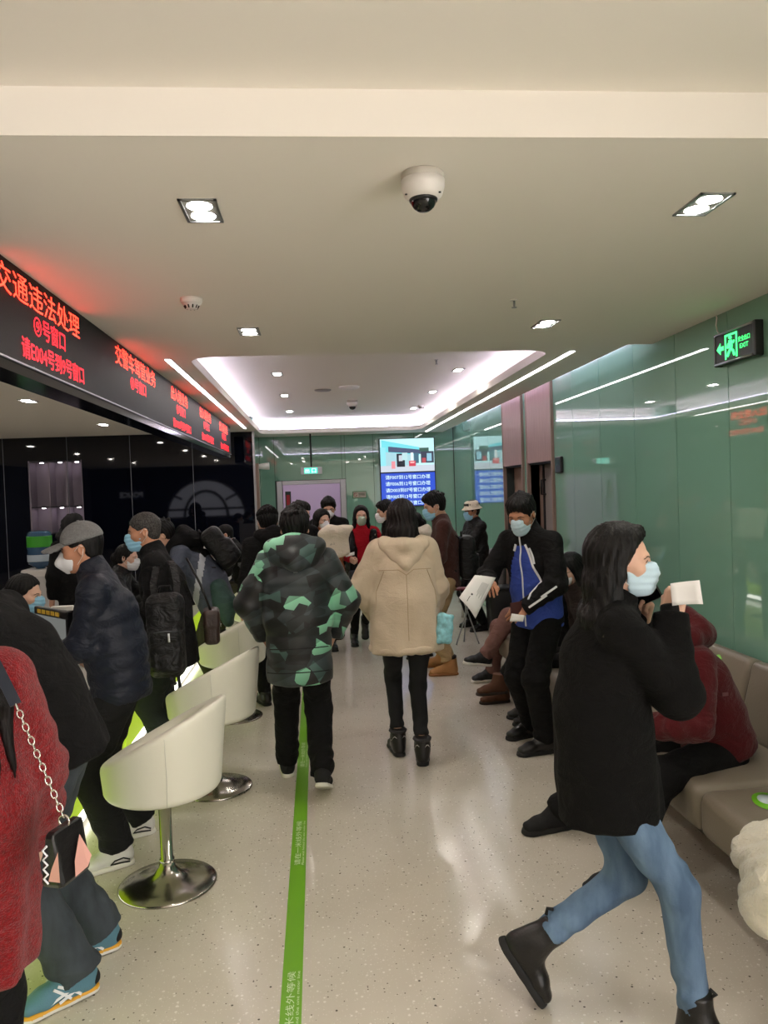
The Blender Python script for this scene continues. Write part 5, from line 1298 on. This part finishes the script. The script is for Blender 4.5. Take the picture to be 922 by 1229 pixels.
# unruly long strands behind the shoulders
S = SDF(.008); HT = P['HT']
for x, y, l in ((-.06, -.09, .46), (.0, -.11, .50), (.06, -.09, .47), (.095, -.05, .42), (-.095, -.05, .40)): S.chain(HT([(x*.8, y*.7, -.05), (x*1.1, y, -.2), (x*1.15, y*1.1, -l)]), [(.035, .03), (.04, .028), (.016, .014)], k=.03)
S.fn(strands(.003, 2.)); part(P, 'hair', S, BLACKHAIR)
tube('boot_pull', [tuple(P['legs'][1][4]+P['legs'][1][3] @ V(*q)) for q in ((0, -.07, .19), (0, -.085, .205), (0, -.072, .22))], .006, SOLEB, P['root']); tube('boot_pull', [tuple(P['legs'][0][4]+P['legs'][0][3] @ V(*q)) for q in ((0, .028, .185), (0, .046, .2), (0, .028, .212))], .006, SOLEB, P['root'])
sheet('ticket_slip', 'small white ticket held up by the woman in long black coat', 'paper', [(1.085, 2.30, 1.455), (1.165, 2.27, 1.465), (1.175, 2.27, 1.39), (1.09, 2.30, 1.385)], PAPER, bend=.012, n=5)
o = empty('phone', (1.045, 2.46, 1.395), 0, 'dark phone held near the mask of the woman in long black coat', 'phone'); o.rotation_euler = (math.radians(20), math.radians(62), math.radians(-8)); box('case', (-.036, -.005, -.075), (.036, .005, .075), M('phone_case', (34, 40, 34), .4), o, .005); box('display', (-.032, -.0062, -.07), (.032, -.005, .07), M('phone_glass', (8, 9, 12), .08), o); box('camera_bump', (.0, .005, .03), (.03, .008, .066), MAT_BLACK_PL, o, .002)

# ---- person in maroon hoodie sitting on the bench
P = person('person in maroon fleece hoodie bending forward on the waiting bench', (1.90, 3.55), 97, 1.70, vox=.011, pelvis=(0, .02, .525), lean=17, hunch=18, head=(10, 42), hd_off=(0, .07, -.05), skin=SKIN,
    feet=[('w', 1.17, 3.82, 0, 100, 0), ('w', 1.26, 3.22, 0, 108, 0)], knee=[(.1, .6, 1), (-.1, .6, 1)],
    arms=[dict(t=(.1, .50, .70), pole=(1, -.2, -.6), pose='hold'), dict(t=(-.10, .48, .64), pole=(-1, -.5, -.5), pose='hold')],
    top=dict(name='hoodie', mat=MAROON, drop=.05, hem=(.195, .17), waist=(.2, .155), chest=(.19, .14), sl=(.085, .085, .06), fold=.009, collar=.03, hemf=(0, -.02, 0)),
    bottom=dict(mat=BLK, th=.098, kn=.085, cf=.075), shoes=('trainer', BLSUEDE, SOLEB), hairk='short')
hood_down(P, MAROON, 1.3, .05, w=1.1)
box('sleeve_tag', (-.262, .13, .80), (-.258, .16, .815), M('tag_grey', (110, 70, 72), .7), P['root'])

# ---- man in grey cap at the counter
P = person('man in grey cap, white mask and navy down jacket standing at counter', (-1.02, 3.95), 97, 1.66, vox=.011, lean=7, hunch=8, head=(0, 10), skin=SKIN_TAN,
    feet=[('w', -1.00, 4.12, 0, 112, 0), ('w', -1.03, 3.78, 0, 116, 0)],
    arms=[dict(t=('w', -1.36, 4.10, 1.0), pole=(1, -.5, -.8), pose='relax', palm=(0, 0, -1)), dict(t=('w', -1.36, 3.88, .985), pole=(-.5, -1, -.5), pose='relax', palm=(0, 0, -1))],
    top=dict(mat=NAVY, drop=.11, hem=(.19, .15), waist=(.195, .16), chest=(.19, .145), sl=(.085, .08, .058), fold=.006, quilt=(.075, .011, 0), slq=(.085, .007, .02), collar=.085, shr=.07),
    bottom=dict(mat=cloth('charcoal_cloth', (22, 22, 23)), th=.1, kn=.085, cf=.076, fold=.008), shoes=('sneaker', WSHOE, SOLEW), hairk='buzz', mask=('kn95', MWHITE))
S = SDF(.006); S.ell((0, -.014, .045), (.089, .107, .096)); S.plane((0, -.1, -1), (0, 0, .036), .008); v, f = S.mesh(); cap_o = obj('cap', mesh_np('cap', P['HT'](v), f, GREYCAP), P['root'])
S = SDF(.006); S.ell((0, .115, .040), (.078, .082, .008), rotm('X', -10)); S.fn(lambda X, Y, Z, F_: F_+0); v, f = S.mesh(); v[:, 2] -= 1.6*v[:, 0]**2*3; obj('brim', mesh_np('brim', P['HT'](v), f, GREYCAP), cap_o)
lathe('button', [(.001, 0), (.008, .001), (.007, .005), (.001, .006)], GREYCAP, cap_o, 10, tuple(P['HT'](np.array([(0, -.014, .139)]))[0]))
for l in P['legs']:
    for q in (-1, 1): tube('shoe_mark', [tuple(l[4]+l[3] @ V(q*.0475, y, z)) for y, z in ((-.05, .04), (-.02, .055), (.02, .05), (.04, .035), (.0, .035), (-.05, .03))], .004, SOLEB, P['root'], 4)

# ---- man with grey hair, blue mask and backpack
P = person('grey haired man in blue mask and long black coat at counter', (-.98, 5.08), 97, 1.68, vox=.012, lean=6, hunch=7, head=(3, 8), skin=SKIN_TAN,
    feet=[('w', -.94, 5.24, 0, 95, 0), ('w', -.97, 4.95, 0, 95, 0)],
    arms=[dict(t=('w', -1.27, 5.12, 1.02), pole=(1, -.5, -.8), palm=(0, 0, -1)), dict(t=('w', -1.25, 4.9, 1.0), pole=(-.5, -1, -.6), palm=(0, 0, -1))],
    top=dict(name='coat', mat=BLK, drop=.22, hem=(.205, .17), waist=(.195, .16), chest=(.19, .14), sl=(.085, .078, .06), fold=.008, collar=.06),
    bottom=dict(mat=cloth('dark_green_grey', (44, 50, 48)), th=.095, kn=.08, cf=.072), shoes=('sneaker', BLS, SOLEB), hairk='buzz', hairm=GREYHAIR, mask=('surgical', MBLUE))
ribbon('bag_strap', [tuple(p) for p in on_jacket(P, [(-.1, .1), (-.11, .25), (-.115, .38), (-.12, .44)])]+[tuple(P['sh'][1]+V(0, 0, .07))]+[tuple(p) for p in on_jacket(P, [(-.12, .42), (-.08, .3), (.02, .12)], True)], (-.7, .2, .5), .03, .006, BLSHINE if False else BLKSHINE, P['root'])
backpack('black backpack hanging between the capped man and the grey haired man', (-.925, 4.66, .96), 8, BLKSHINE, (.11, .085, .25), tilt=-3, straps=False, trim=M('zip_grey', (90, 92, 96), .4, .6))
ob = [o for o in bpy.data.objects if o.name.startswith('backpack')][-1]
for q in (-1, 1): ribbon('strap', [(q*.06, .075, .2), (q*.07, .1, .30), (q*.05, .16, .40), (q*.03, .22, .43)], [(0, -1, .2), (0, -1, .3), (0, -.8, .6), (0, 0, 1)], .04, .01, BLKSHINE, ob)
for q in (.02, .06): ribbon('loose_strap', [(q, -.06, -.2), (q+.01, -.07, -.32), (q+.008, -.06, -.42)], (0, -1, 0), .02, .004, BLKSHINE, ob)
tube('reflector', [(.02, -.125, .02), (.022, -.127, -.03)], .006, WSTR, ob, 4)
S = SDF(.01); S.rbox((0, 0, 0), (.05, .09, .115), r=.03); S.rbox((.0, 0, .05), (.054, .093, .06), r=.02, k=.004); v, f = S.mesh()
sbg = empty('shoulder_bag', (-.715, 5.08, .93), 8, 'dark brown leather shoulder bag behind the grey haired man', 'bag'); obj('bag_body', mesh_np('bag_body', v, f, M('brown_leather', (52, 38, 32), .4, bump=(70, .2))), sbg); tube('strap', [(0, -.06, .1), (-.06, -.04, .28), (-.14, .0, .45)], .008, BLS, sbg); lathe('clasp', [(.001, 0), (.012, 0), (.012, .006), (.001, .006)], MAT_CHROME, sbg, 10, (.054, 0, .0), 'X')

# ---- man leaning on the counter in dark coat and jeans
P = person('person leaning over counter in charcoal coat, grey jeans and yellow edged trainers', (-.93, 2.92), 96, 1.75, vox=.0105, pelvis=('w', -.985, 2.92, .93), lean=22, hunch=12, head=(0, 25),
    feet=[('w', -.92, 3.07, 0, 118, 0), ('w', -.93, 2.80, 0, 126, 0)],
    arms=[dict(t=('w', -1.45, 3.05, .88), pole=(1, -.3, -.6), palm=(0, 0, -1)), dict(t=('w', -1.42, 2.75, .88), pole=(-1, -.5, -.4), palm=(0, 0, -1))],
    top=dict(name='coat', mat=cloth('charcoal_coat', (17, 16.5, 17), .95, (190, .3)), drop=.10, hem=(.19, .16), waist=(.185, .15), chest=(.19, .14), sl=(.088, .084, .062), fold=.008, collar=.05, shr=.075),
    bottom=dict(mat=JEANS_DK, th=.1, kn=.084, cf=.078, fold=.008), shoes=None, hairk='short')
TEAL = M('trainer_teal', (84, 128, 146), .6, bump=(220, .2)); YEL = M('yellow_rubber', (224, 166, 46), .6)
(uv, uf), (bv, bf) = shoe('sneaker')
for l in P['legs']:
    o = obj('shoe', mesh_np('shoe', place(uv, l[3], l[4]), uf, TEAL), P['root'])
    zc = bv[bf].mean(1)[:, 2]; obj('sole', mesh_np('sole', place(bv, l[3], l[4]), bf, [SOLEB, SOLEW, YEL], True, np.where(zc < .005, 0, np.where(zc < .014, 1, 2))), o)
    for q in (-1, 1):
        for k, pts in enumerate((((-.005, .03), (.03, .06), (.07, .085)), ((.03, .03), (.055, .055), (.085, .08)), ((.0, .07), (.04, .055), (.10, .038)), ((-.01, .06), (.03, .044), (.07, .03)))):
            ribbon('shoe_stripe', [tuple(l[4]+l[3] @ V(q*(.047-.00028*abs(y*1000-40)*.1-(z-.03)*.16), y, z)) for y, z in interp(pts, 3)], tuple(l[3] @ V(q, 0, .3)), .009, .004, WSTR, o)
    S = SDF(.007); S.ell((0, -.06, .05), (.04, .028, .03)); v, f = S.mesh(); obj('heel_patch', mesh_np('heel_patch', place(v, l[3], l[4]), f, BLSUEDE), o)

# ---- woman in red fuzzy coat at the frame edge
P = person('woman in fuzzy red coat with long dark hair and chain strap bag', (-.965, 2.0), 18, 1.62, True, vox=.0095, head=(0, 10),
    feet=[('w', -.86, 1.98, 0, 15, 0), ('w', -1.05, 2.06, 0, 20, 0)],
    arms=[dict(t=(.20, .16, .80), pole=(1, -.5, -.2), pose='fist'), dict(t=(-.2, .16, .84), pole=(-1, -.5, -.2), pose='fist')],
    top=dict(name='coat', mat=RED, drop=.29, hem=(.205, .17), waist=(.225, .18), chest=(.205, .155), sl=(.098, .098, .066), fold=.008, shr=.085, collar=.04),
    bottom=dict(mat=BLK, th=.085, kn=.07, cf=.06, up=.1), shoes=('tall', BLS, SOLEB), hairk='longer')
S = SDF(.008)
for q in ((.12, -.06), (.15, -.02)): S.chain([P['neck']+V(.07, -.05, .05), P['neck']+V(q[0], q[1]-.09, -.1), P['neck']+V(q[0]*1.15, q[1]-.1, -.28)], [.026, .022, .006], k=.02)
S.fn(strands(.002, 3.)); part(P, 'hair', S, BROWNHAIR)
hb = empty('chain_bag', (-.625, 1.86, .885), -20, 'small black pink flap bag on a chain strap beside the red coat', 'bag')
bm = bmesh.new(); vv = bx(bm, (-.03, -.055, 0), (.03, .055, .13), .012, 2)
for v in bm.verts:
    if v.co.z > .1: v.co.x *= .45
bm_obj('bag_body', bm, BLS, hb)
PINK = M('pink_leather', (214, 160, 148), .5)
bm = bmesh.new(); pr_ = [(-.012, .012), (.035, .015), (.05, .035), (.02, .1), (-.012, .05)]
for x in (.0335, -.0335):
    bm.faces.new([bm.verts.new((x*(1 if z < .1 else .75), y, z)) for y, z in pr_])
bm_obj('flap_patch', bm, PINK, hb); bm = bmesh.new(); bm.faces.new([bm.verts.new((x, -.0565, z)) for x, z in ((-.005, .02), (.026, .02), (.024, .09), (.005, .05))]); bm_obj('flap_patch', bm, PINK, hb)
tube('lacing', [(.006*((-1)**k)-.01, -.058, .015+.011*k) for k in range(9)], .003, WSTR, hb, 4)
# chain links up over the shoulder
A = to_world(P, tuple(P['sh'][0]+V(-.02, -.07, .075))); B = Vector((-.625, 1.86, 1.03)); mid = A.lerp(B, .28)+Vector((.03, -.05, .0))
a_l = [A.lerp(mid, i/6) for i in range(7)]
inv = hb.matrix_world; import_inv = (Matrix.Translation(hb.location) @ Matrix.Rotation(math.radians(-20), 4, 'Z')).inverted()
ribbon('strap', [tuple(import_inv @ p) for p in a_l], tuple(import_inv.to_3x3() @ Vector((.4, -.9, .2))), .026, .006, M('strap_slate', (36, 42, 54), .4), hb)
link_me = bpy.data.meshes.new('chain_link'); bm = bmesh.new(); tube_bm(bm, [(.0065*math.cos(t), 0, .0105*math.sin(t)) for t in np.linspace(0, 2*math.pi, 10, endpoint=False)], .002, 5, 0, True); bm.to_mesh(link_me); bm.free(); link_me.materials.append(M('silver_chain', (214, 208, 200), .2, 1.))
nl = int((B-mid).length/.0165)
dirv = (B-mid).normalized(); qd = Vector((0, 0, 1)).rotation_difference(dirv)
for k in range(nl):
    o = obj('chain_link', link_me, hb); Mw = Matrix.Translation(mid.lerp(B, (k+.5)/nl)) @ qd.to_matrix().to_4x4() @ Matrix.Rotation(math.radians(90*(k % 2)+30), 4, 'Z'); o.matrix_local = import_inv @ Mw
tube('ring', [(.0+.014*math.cos(t), 0, .138+.014*math.sin(t)) for t in np.linspace(0, 2*math.pi, 12, endpoint=False)], .003, MATS['silver_chain'], hb, 5, True)

# ---- woman in red sweater and black vest walking towards the camera
P = person('woman in red sweater, black vest and sage mask walking forward', (.50, 8.95), 182, 1.585, True, vox=.014, head=(0, 4),
    feet=[('w', .37, 8.85, 0, 180, 0), ('w', .52, 9.2, 0, 176, 40)],
    arms=[dict(t=(.16, .24, 1.0), pole=(1, -.4, -.6), pose='hold', palm=(-1, 0, 0)), dict(t=(-.17, .22, .95), pole=(-1, -.4, -.6), pose='hold', palm=(1, 0, 0))],
    top=dict(name='sweater', mat=REDKNIT, drop=.1, hem=(.165, .12), waist=(.15, .11), chest=(.16, .115), sl=(.07, .066, .05)), bottom=dict(mat=BLK, th=.085, kn=.062, cf=.05), shoes=('ankle', BLS, SOLEB), hairk='long', mask=('cloth', MSAGE))
for q in (-1, 1):
    S = SDF(.012); S.chain([(q*.12, .01, .80), (q*.125, .015, 1.1), (q*.13, .01, 1.29)], [(.075, .135), (.075, .135), (.06, .105)], k=.02, cap=(.012, .05)); S.fn(wrinkle(.004, 22, q)); part(P, 'vest_panel', S, BLKSHINE)
    tube('vest_stud', [(q*.15, .11, 1.26), (q*.15, .125, 1.26)], .008, MAT_CHROME, P['root'])
S = SDF(.012); S.rbox((.44, 8.80, .80), (.11, .04, .065), rotm('Z', 10), r=.03); v, f = S.mesh(); hbg = empty('hand_bag', (.44, 8.80, .735), 0, 'slate grey crossbody bag in front of the woman in red sweater', 'bag'); obj('bag_body', mesh_np('bag_body', v-V(.44, 8.80, .735), f, M('slate_leather', (52, 56, 66), .5)), hbg); tube('strap', [(-.09, 0, .12), (-.1, -.02, .34), (-.07, .02, .5)], .006, BLS, hbg); tube('zipper', [(-.09, -.035, .1), (.09, -.03, .11)], .004, MAT_CHROME, hbg, 4)
sheet('paper_slip', 'white slip in the hand of the woman in red sweater', 'paper', [(.30, 8.70, 1.06), (.40, 8.68, 1.085), (.40, 8.66, 1.05), (.30, 8.68, 1.03)], PAPER, bend=.004, n=3); sheet('paper_slip', 'folded white papers carried low by the woman in red sweater', 'paper', [(.58, 8.68, .97), (.68, 8.68, 1.02), (.69, 8.67, .96), (.60, 8.67, .91)], PAPER, bend=.006, n=3)

# ---- man in brown jacket and khaki trousers
P = person('man in brown jacket, khaki trousers and tan boots with black backpack', (1.22, 7.33), 84, 1.72, vox=.013, lean=0, hunch=8, head=(12, 16),
    feet=[('w', 1.18, 7.53, 0, 92, 0), ('w', 1.19, 7.16, 0, 88, 0)],
    arms=[dict(t=(.14, .24, 1.02), pole=(1, -.4, -.8), pose='hold'), dict(t=(-.17, .2, .92), pole=(-1, -.6, -.4), pose='fist')],
    top=dict(mat=BROWN, drop=.09, hem=(.175, .135), waist=(.17, .13), chest=(.18, .13), sl=(.075, .07, .055), collar=.035), bottom=dict(mat=KHAKI, th=.09, kn=.076, cf=.066, fold=.01, up=.07), shoes=('boot', TAN, TANS), hairk='short', mask=('surgical', MBLUE))
backpack('black backpack worn by the man in brown jacket', tuple(to_world(P, (-.02, -.20, 1.10))), 84, BLKSHINE, (.14, .08, .21))
for l in P['legs']:
    S = SDF(.008); t_ = l[4]+l[3] @ V(0, -.014, .172); S.seg(t_-V(0, 0, .012), t_+V(0, 0, .012), .056, .056, cap=(.012, .012)); part(P, 'boot_cuff', S, M('boot_cuff', (40, 32, 28), .8))
    for k in range(4): tube('lace', [tuple(l[4]+l[3] @ V(x, .035+.018*k, .118-.016*k+.004*(1-abs(x)/.02))) for x in (-.022, 0, .022)], .003, M('lace', (210, 170, 110), .7), P['root'], 4)

# ---- man in bucket hat, arms folded
P = person('man in cream bucket hat and black jacket standing with folded arms', (1.95, 9.42), 106, 1.57, vox=.015, lean=-2, hunch=6, head=(6, 6), skin=SKIN_TAN,
    feet=[('w', 1.90, 9.60, 0, 112, 0), ('w', 1.97, 9.27, 0, 112, 0)],
    arms=[dict(t=(-.10, .20, 1.06), pole=(1, -.1, -.7), pose='flat', dir=(-1, .1, .1), palm=(0, -1, 0)), dict(t=(.09, .23, 1.03), pole=(-1, -.1, -.7), pose='flat', dir=(1, .1, .1), palm=(0, -1, 0))],
    top=dict(mat=BLKSHINE, drop=.16, hem=(.19, .145), waist=(.19, .15), chest=(.185, .14), sl=(.082, .078, .06), quilt=(.12, .006, 0)), bottom=dict(mat=BLK, th=.092, kn=.078, cf=.068), shoes=('trainer', BLS, SOLEB), hairk='short', mask=('surgical', MBLUE))
bm = bmesh.new(); lathe_bm(bm, [(.13, .028), (.128, .032), (.098, .06), (.092, .09), (.085, .125), (.06, .138), (.001, .14)], 26); lathe_bm(bm, [(.13, .028), (.126, .026), (.095, .056)], 26)
for v in bm.verts: v.co.y = v.co.y*1.12-.012
bm.transform(P['HM']); bm_obj('bucket_hat', bm, CREAM, P['root'], True)

# ---- people in the far middle
P = person('man in black coat standing behind shard print jacket with mask loop', (-.40, 6.5), 25, 1.65, vox=.016, head=(-12, 10), feet=[('w', -.30, 6.5, 0, 25, 0), ('w', -.5, 6.52, 0, 25, 0)],
    top=dict(mat=BLK, drop=.18, hem=(.19, .15), sl=(.082, .075, .06)), bottom=dict(mat=BLK), shoes=('sneaker', BLS, SOLEB), hairk='short', mask=('kn95', MWHITE)); hood_down(P, BLK, 1.15, .08)
S = SDF(.008); S.ell((0, -.01, .062), (.098, .115, .07)); S.plane((0, 0, -1), (0, 0, .045), .008); S.seg((-.05, .08, .055), (.05, .08, .055), .022, .022, k=.02); v, f = S.mesh(); obj('cap', mesh_np('cap', P['HT'](v), f, BLK2), P['root'])
P = person('dark haired man in black looking sideways near the doorway', (-.22, 8.1), -150, 1.66, vox=.017, head=(30, 4), top=dict(mat=BLK, drop=.14, sl=(.08, .072, .056)), bottom=dict(mat=BLK), shoes=('sneaker', BLS, SOLEB), hairk='fringe')
P = person('short person in rust brown jacket beside the cream coat', (.02, 8.62), -165, 1.57, True, vox=.017, head=(20, 10), top=dict(mat=RUST, drop=.14, sl=(.08, .072, .056)), bottom=dict(mat=BLK), shoes=('sneaker', BLS, SOLEB), hairk='bob', mask=('kn95', MWHITE))
P = person('man in dark jacket with white mask and glasses before the doorway', (.14, 9.35), 172, 1.69, vox=.016, head=(8, 16), top=dict(mat=BLK, drop=.12, sl=(.08, .072, .056), collar=.04), bottom=dict(mat=BLK), shoes=('sneaker', BLS, SOLEB), hairk='short', mask=('kn95', MWHITE)); glasses(P)
S = SDF(.014); S.chain([(.03, 7.92, 1.34), (.12, 7.88, 1.37), (.25, 7.86, 1.38), (.34, 7.88, 1.40)], [.02, .04, .04, .016], k=.06); S.rbox((.17, 7.9, 1.24), (.145, .045, .15), rotm('Y', -8), r=.04, k=.09); S.fn(wrinkle(.010, 20, 5., .4)); v, f = S.mesh()
o = obj('cream_coat', mesh_np('cream_coat', v, f, CREAM)); tag(o, 'cream fleece coat carried over an arm near the doorway', 'coat')
tube('embroidery', [(.14+.02*math.cos(t*1.3), 7.848, 1.25+.03*math.sin(t*2)) for t in range(8)], .003, M('embroid', (120, 110, 96), .8), o, 4)
P = person('man in black jacket standing beyond the beige coat below the screens', (.83, 8.6), 96, 1.63, vox=.017, head=(0, 8), top=dict(mat=BLK, drop=.12, sl=(.08, .072, .056)), bottom=dict(mat=BLK), shoes=('sneaker', BLS, SOLEB), hairk='short', mask=('surgical', MWHITE))
P = person('person in cream coat standing between beige and brown coats', (1.06, 7.95), 70, 1.52, True, vox=.017, head=(0, 10), top=dict(name='coat', mat=CREAM, drop=.2, sl=(.075, .07, .056)), bottom=dict(mat=BLK), shoes=('sneaker', BLS, SOLEB), hairk='bun'); hood_down(P, CREAM, 1.1, .06)

# ---- counter people further on
def grey_parts(c, I, am):
    h = (c-I['pel']) @ I['d1']; u = (c-I['pel']) @ I['cr']; g = (c-I['neck']) @ I['cf']
    return np.where((h > .33) & (np.abs(u) < .14), 2, np.where((np.abs(h-.25+.9*g) < .03), 1, 0))
P = person('person in slate hooded jacket with backpack leaning on counter', (-1.0, 6.75), 96, 1.72, vox=.013, pelvis=('w', -.90, 6.75, .92), lean=30, hunch=14, head=(0, 30), feet=[('w', -.90, 6.9, 0, 95, 0), ('w', -.88, 6.6, 0, 95, 0)],
    arms=[dict(t=('w', -1.45, 6.85, .9), pole=(1, -.4, -.6), palm=(0, 0, -1)), dict(t=('w', -1.42, 6.6, .9), pole=(-1, -.5, -.5), palm=(0, 0, -1))],
    top=dict(mat=[GREYN, GREYL, BLK], mfun=grey_parts, drop=.12, hem=(.2, .16), waist=(.2, .16), chest=(.2, .15), sl=(.092, .088, .06), fold=.009), bottom=dict(mat=OLIVE), shoes=('sneaker', BLS, SOLEB), hairk='short'); hood_down(P, BLK, 1.35, .06)
backpack('large dark backpack worn by the person in slate hooded jacket', tuple(to_world(P, tuple(P['pel']+P['d1']*.27-P['cf']*.25))), 96, BLKSHINE, (.15, .09, .19), tilt=-34)
S = SDF(.013); S.chain([(-.86, 6.6, 1.0), (-.80, 6.56, .86), (-.78, 6.54, .72)], [(.07, .12), (.10, .11), (.05, .08)], k=.03); S.fn(wrinkle(.007, 26, 2.)); v, f = S.mesh(); o = obj('green_jacket', mesh_np('green_jacket', v, f, TEALGREEN)); tag(o, 'dark green jacket hanging below the backpack on the slate hooded person', 'jacket')
def side_grey(c, I, am):
    h = (c-I['pel']) @ I['d1']; g = (c-I['pel']) @ I['cf']; return np.where((h < .30) & (g < -.02), 1, 0)
P = person('man in black and grey jacket seated on a bar chair writing', (-.85, 9.22), 98, 1.66, vox=.015, pelvis=(0, 0, .70), lean=12, hunch=16, head=(0, 16), skin=SKIN_TAN, feet=[(.1, .38, .18, 0, 0), (-.1, .36, .14, 0, 0)], knee=(0, 1, .6),
    arms=[dict(t=(.1, .42, .95), pole=(1, -.3, -.6), palm=(0, 0, -1)), dict(t=(-.12, .42, .95), pole=(-1, -.3, -.6), palm=(0, 0, -1))],
    top=dict(mat=[BLK, cloth('mid_grey', (92, 92, 96))], mfun=side_grey, drop=.06, hem=(.19, .16), waist=(.19, .15), sl=(.085, .08, .06)), bottom=dict(mat=OLIVE, th=.1, kn=.084, cf=.07), shoes=('sneaker', BLS, SOLEB), hairk='buzz', mask=('surgical', MGREY))
P = person('person in black coat with dark fur hood behind the counter', (-2.45, 8.0), 30, 1.60, vox=.017, head=(0, 8), top=dict(name='coat', mat=BLK, drop=.3, hem=(.2, .16), sl=(.085, .08, .06)), bottom=dict(mat=BLK), shoes=('sneaker', BLS, SOLEB), hairk='short')
S = SDF(.013); S.chain([P['neck']+V(.12*math.cos(a), -.02+.11*math.sin(a), .06+.03*math.sin(a)) for a in np.linspace(.6, 2*math.pi-.6+1.2, 12)], [.05]*12, k=.02); S.ell(P['hc']+V(0, -.03, .03), (.115, .125, .125), k=.03); S.fn(wrinkle(.01, 60, 1.)); part(P, 'fur_hood', S, M('black_fur', (22, 20, 22), 1., bump=(150, 1.)))
def staff(label, xy, yaw, top_z, mask):
    z = top_z-.74
    Q = person(label, xy, yaw, 1.62, True, vox=.014, pelvis=(0, 0, z), lean=6, hunch=10, head=(-6, 10), feet=[(.1, .36, .1, 0, 0), (-.1, .36, .1, 0, 0)], knee=(0, 1, .6),
        arms=[dict(t=(.14, .38, .86), pole=(1, -.3, -.6), palm=(0, 0, -1)), dict(t=(-.14, .38, .86), pole=(-1, -.3, -.6), palm=(0, 0, -1))],
        top=dict(mat=BLKSHINE, drop=.04, sl=(.075, .068, .052), collar=.03), bottom=dict(mat=BLK), shoes=('sneaker', BLS, SOLEB), hairk='bun', mask=mask)
    c = empty('staff_chair', (xy[0], xy[1], 0), yaw, 'black office chair under ' + ('blue masked' if mask[1] == MBLUE else 'white masked') + ' staff member', 'chair')
    box('seat', (-.23, -.22, z-.17), (.23, .22, z-.10), BLKSHINE, c, .03); box('backrest', (-.21, -.26, z-.02), (.21, -.2, z+.3), BLKSHINE, c, .025); tube('column', [(0, 0, .06), (0, 0, z-.16)], .03, MAT_CHROME, c, 10)
    for k in range(5):
        a = k*2*math.pi/5; tube('foot', [(0, 0, .07), (.26*math.cos(a), .26*math.sin(a), .03)], .022, MAT_BLACK_PL, c)
staff('staff woman with tied black hair and blue mask behind the monitor', (-1.86, 4.62), -88, 1.36, ('surgical', MBLUE))
staff('staff woman with tied black hair and white mask behind the counter', (-1.86, 7.05), -88, 1.37, ('surgical', MWHITE))

# ---- people on the bench beyond the blue jacket man
def sitter(label, y, **kw):
    a = dict(yaw=95, H=1.64, vox=.015, pelvis=(0, 0, .545), lean=8, hunch=14, head=(0, 14), knee=(0, 1, .8)); a.update(kw); return person(label, (2.02, y), **a)
sitter('seated person in rose brown trousers with crossed legs on bench', 6.72, feet=[('w', 1.52, 6.85, 0, 95, 0), ('w', 1.40, 6.62, .20, 100, -10)], knee=[(.1, 1, .8), (-.2, .8, 1)],
    top=dict(mat=BLK, drop=.04, sl=(.08, .07, .056)), bottom=dict(mat=ROSE, th=.095, kn=.078, cf=.066), shoes=('sneaker', M('two_tone_shoe', (30, 30, 32), .6, var=(30, .9)), SOLEW), hairk='short', mask=('surgical', MBLUE))
P = sitter('seated woman with black hair and dark print mask looking at phone', 6.05, fem=True, H=1.58, head=(12, 20), feet=[('w', 1.44, 6.15, 0, 95, 0), ('w', 1.38, 5.98, .12, 95, 0)], knee=[(.1, 1, .8), (-.1, .8, 1)],
    arms=[dict(t=(.08, .24, .92), pole=(1, -.2, -.8), pose='hold', dir=(-.3, .3, .8), palm=(-.3, -.9, 0)), dict(t=(-.1, .26, .92), pole=(-1, -.2, -.8), pose='hold', dir=(.2, .3, .8), palm=(.3, -.9, 0))],
    top=dict(mat=BLK, drop=.04, sl=(.078, .07, .056)), bottom=dict(mat=BLK, th=.09, kn=.074, cf=.06, up=.08), shoes=('boot', SUEDE, M('dark_brown_rubber', (46, 32, 24), .7)), hairk='long', mask=('cloth', MDARK))
o = empty('phone', (1.78, 6.0, 1.03), 95, 'black phone in the hands of seated woman with print mask', 'phone'); o.rotation_euler = (math.radians(-25), 0, math.radians(95)); box('case', (-.036, -.005, -.075), (.036, .005, .075), MAT_BLACK_PL, o, .004); box('display', (-.032, -.0062, -.07), (.032, -.0051, .07), MATS['phone_glass'], o)
P = sitter('seated woman with glasses and white mask beside the walking woman', 5.5, fem=True, H=1.60, head=(10, 18), feet=[('w', 1.56, 5.72, 0, 95, 0), ('w', 1.56, 5.54, 0, 95, 0)], top=dict(mat=cloth('dark_brown_coat', (50, 40, 38)), drop=.04, sl=(.078, .07, .056)), bottom=dict(mat=BLK), shoes=('sneaker', BLS, SOLEB), hairk='bob', mask=('kn95', MWHITE)); glasses(P)

# ---- white quilted fleece coat lying over the bench edge
S = SDF(.008); S.chain([(1.62, 1.95, .53), (1.50, 2.20, .56), (1.46, 2.36, .56)], [(.26, .12), (.25, .13), (.18, .10)], right=(1, 0, 0), k=.04); S.chain([(1.40, 2.1, .56), (1.34, 2.2, .47), (1.36, 2.1, .40)], [.10, .09, .05], k=.05)
S.fn(lambda X, Y, Z, F_: F_+.009*(1-np.abs(np.sin(48*(Y*.8+Z*.9+.03*np.sin(20*X)))))**2+.004*(1-np.abs(np.sin(26*(X-.7*Z+.3*Y))))**3-.002*np.sin(90*X+3*np.sin(60*Y))*np.sin(80*Z+70*Y)); v, f = S.mesh()
o = obj('fleece_coat', mesh_np('fleece_coat', v, f, M('white_fleece', (236, 228, 210), 1., bump=(110, .8), sheen=.5))); tag(o, 'white quilted fleece coat bundled over the bench edge', 'coat')
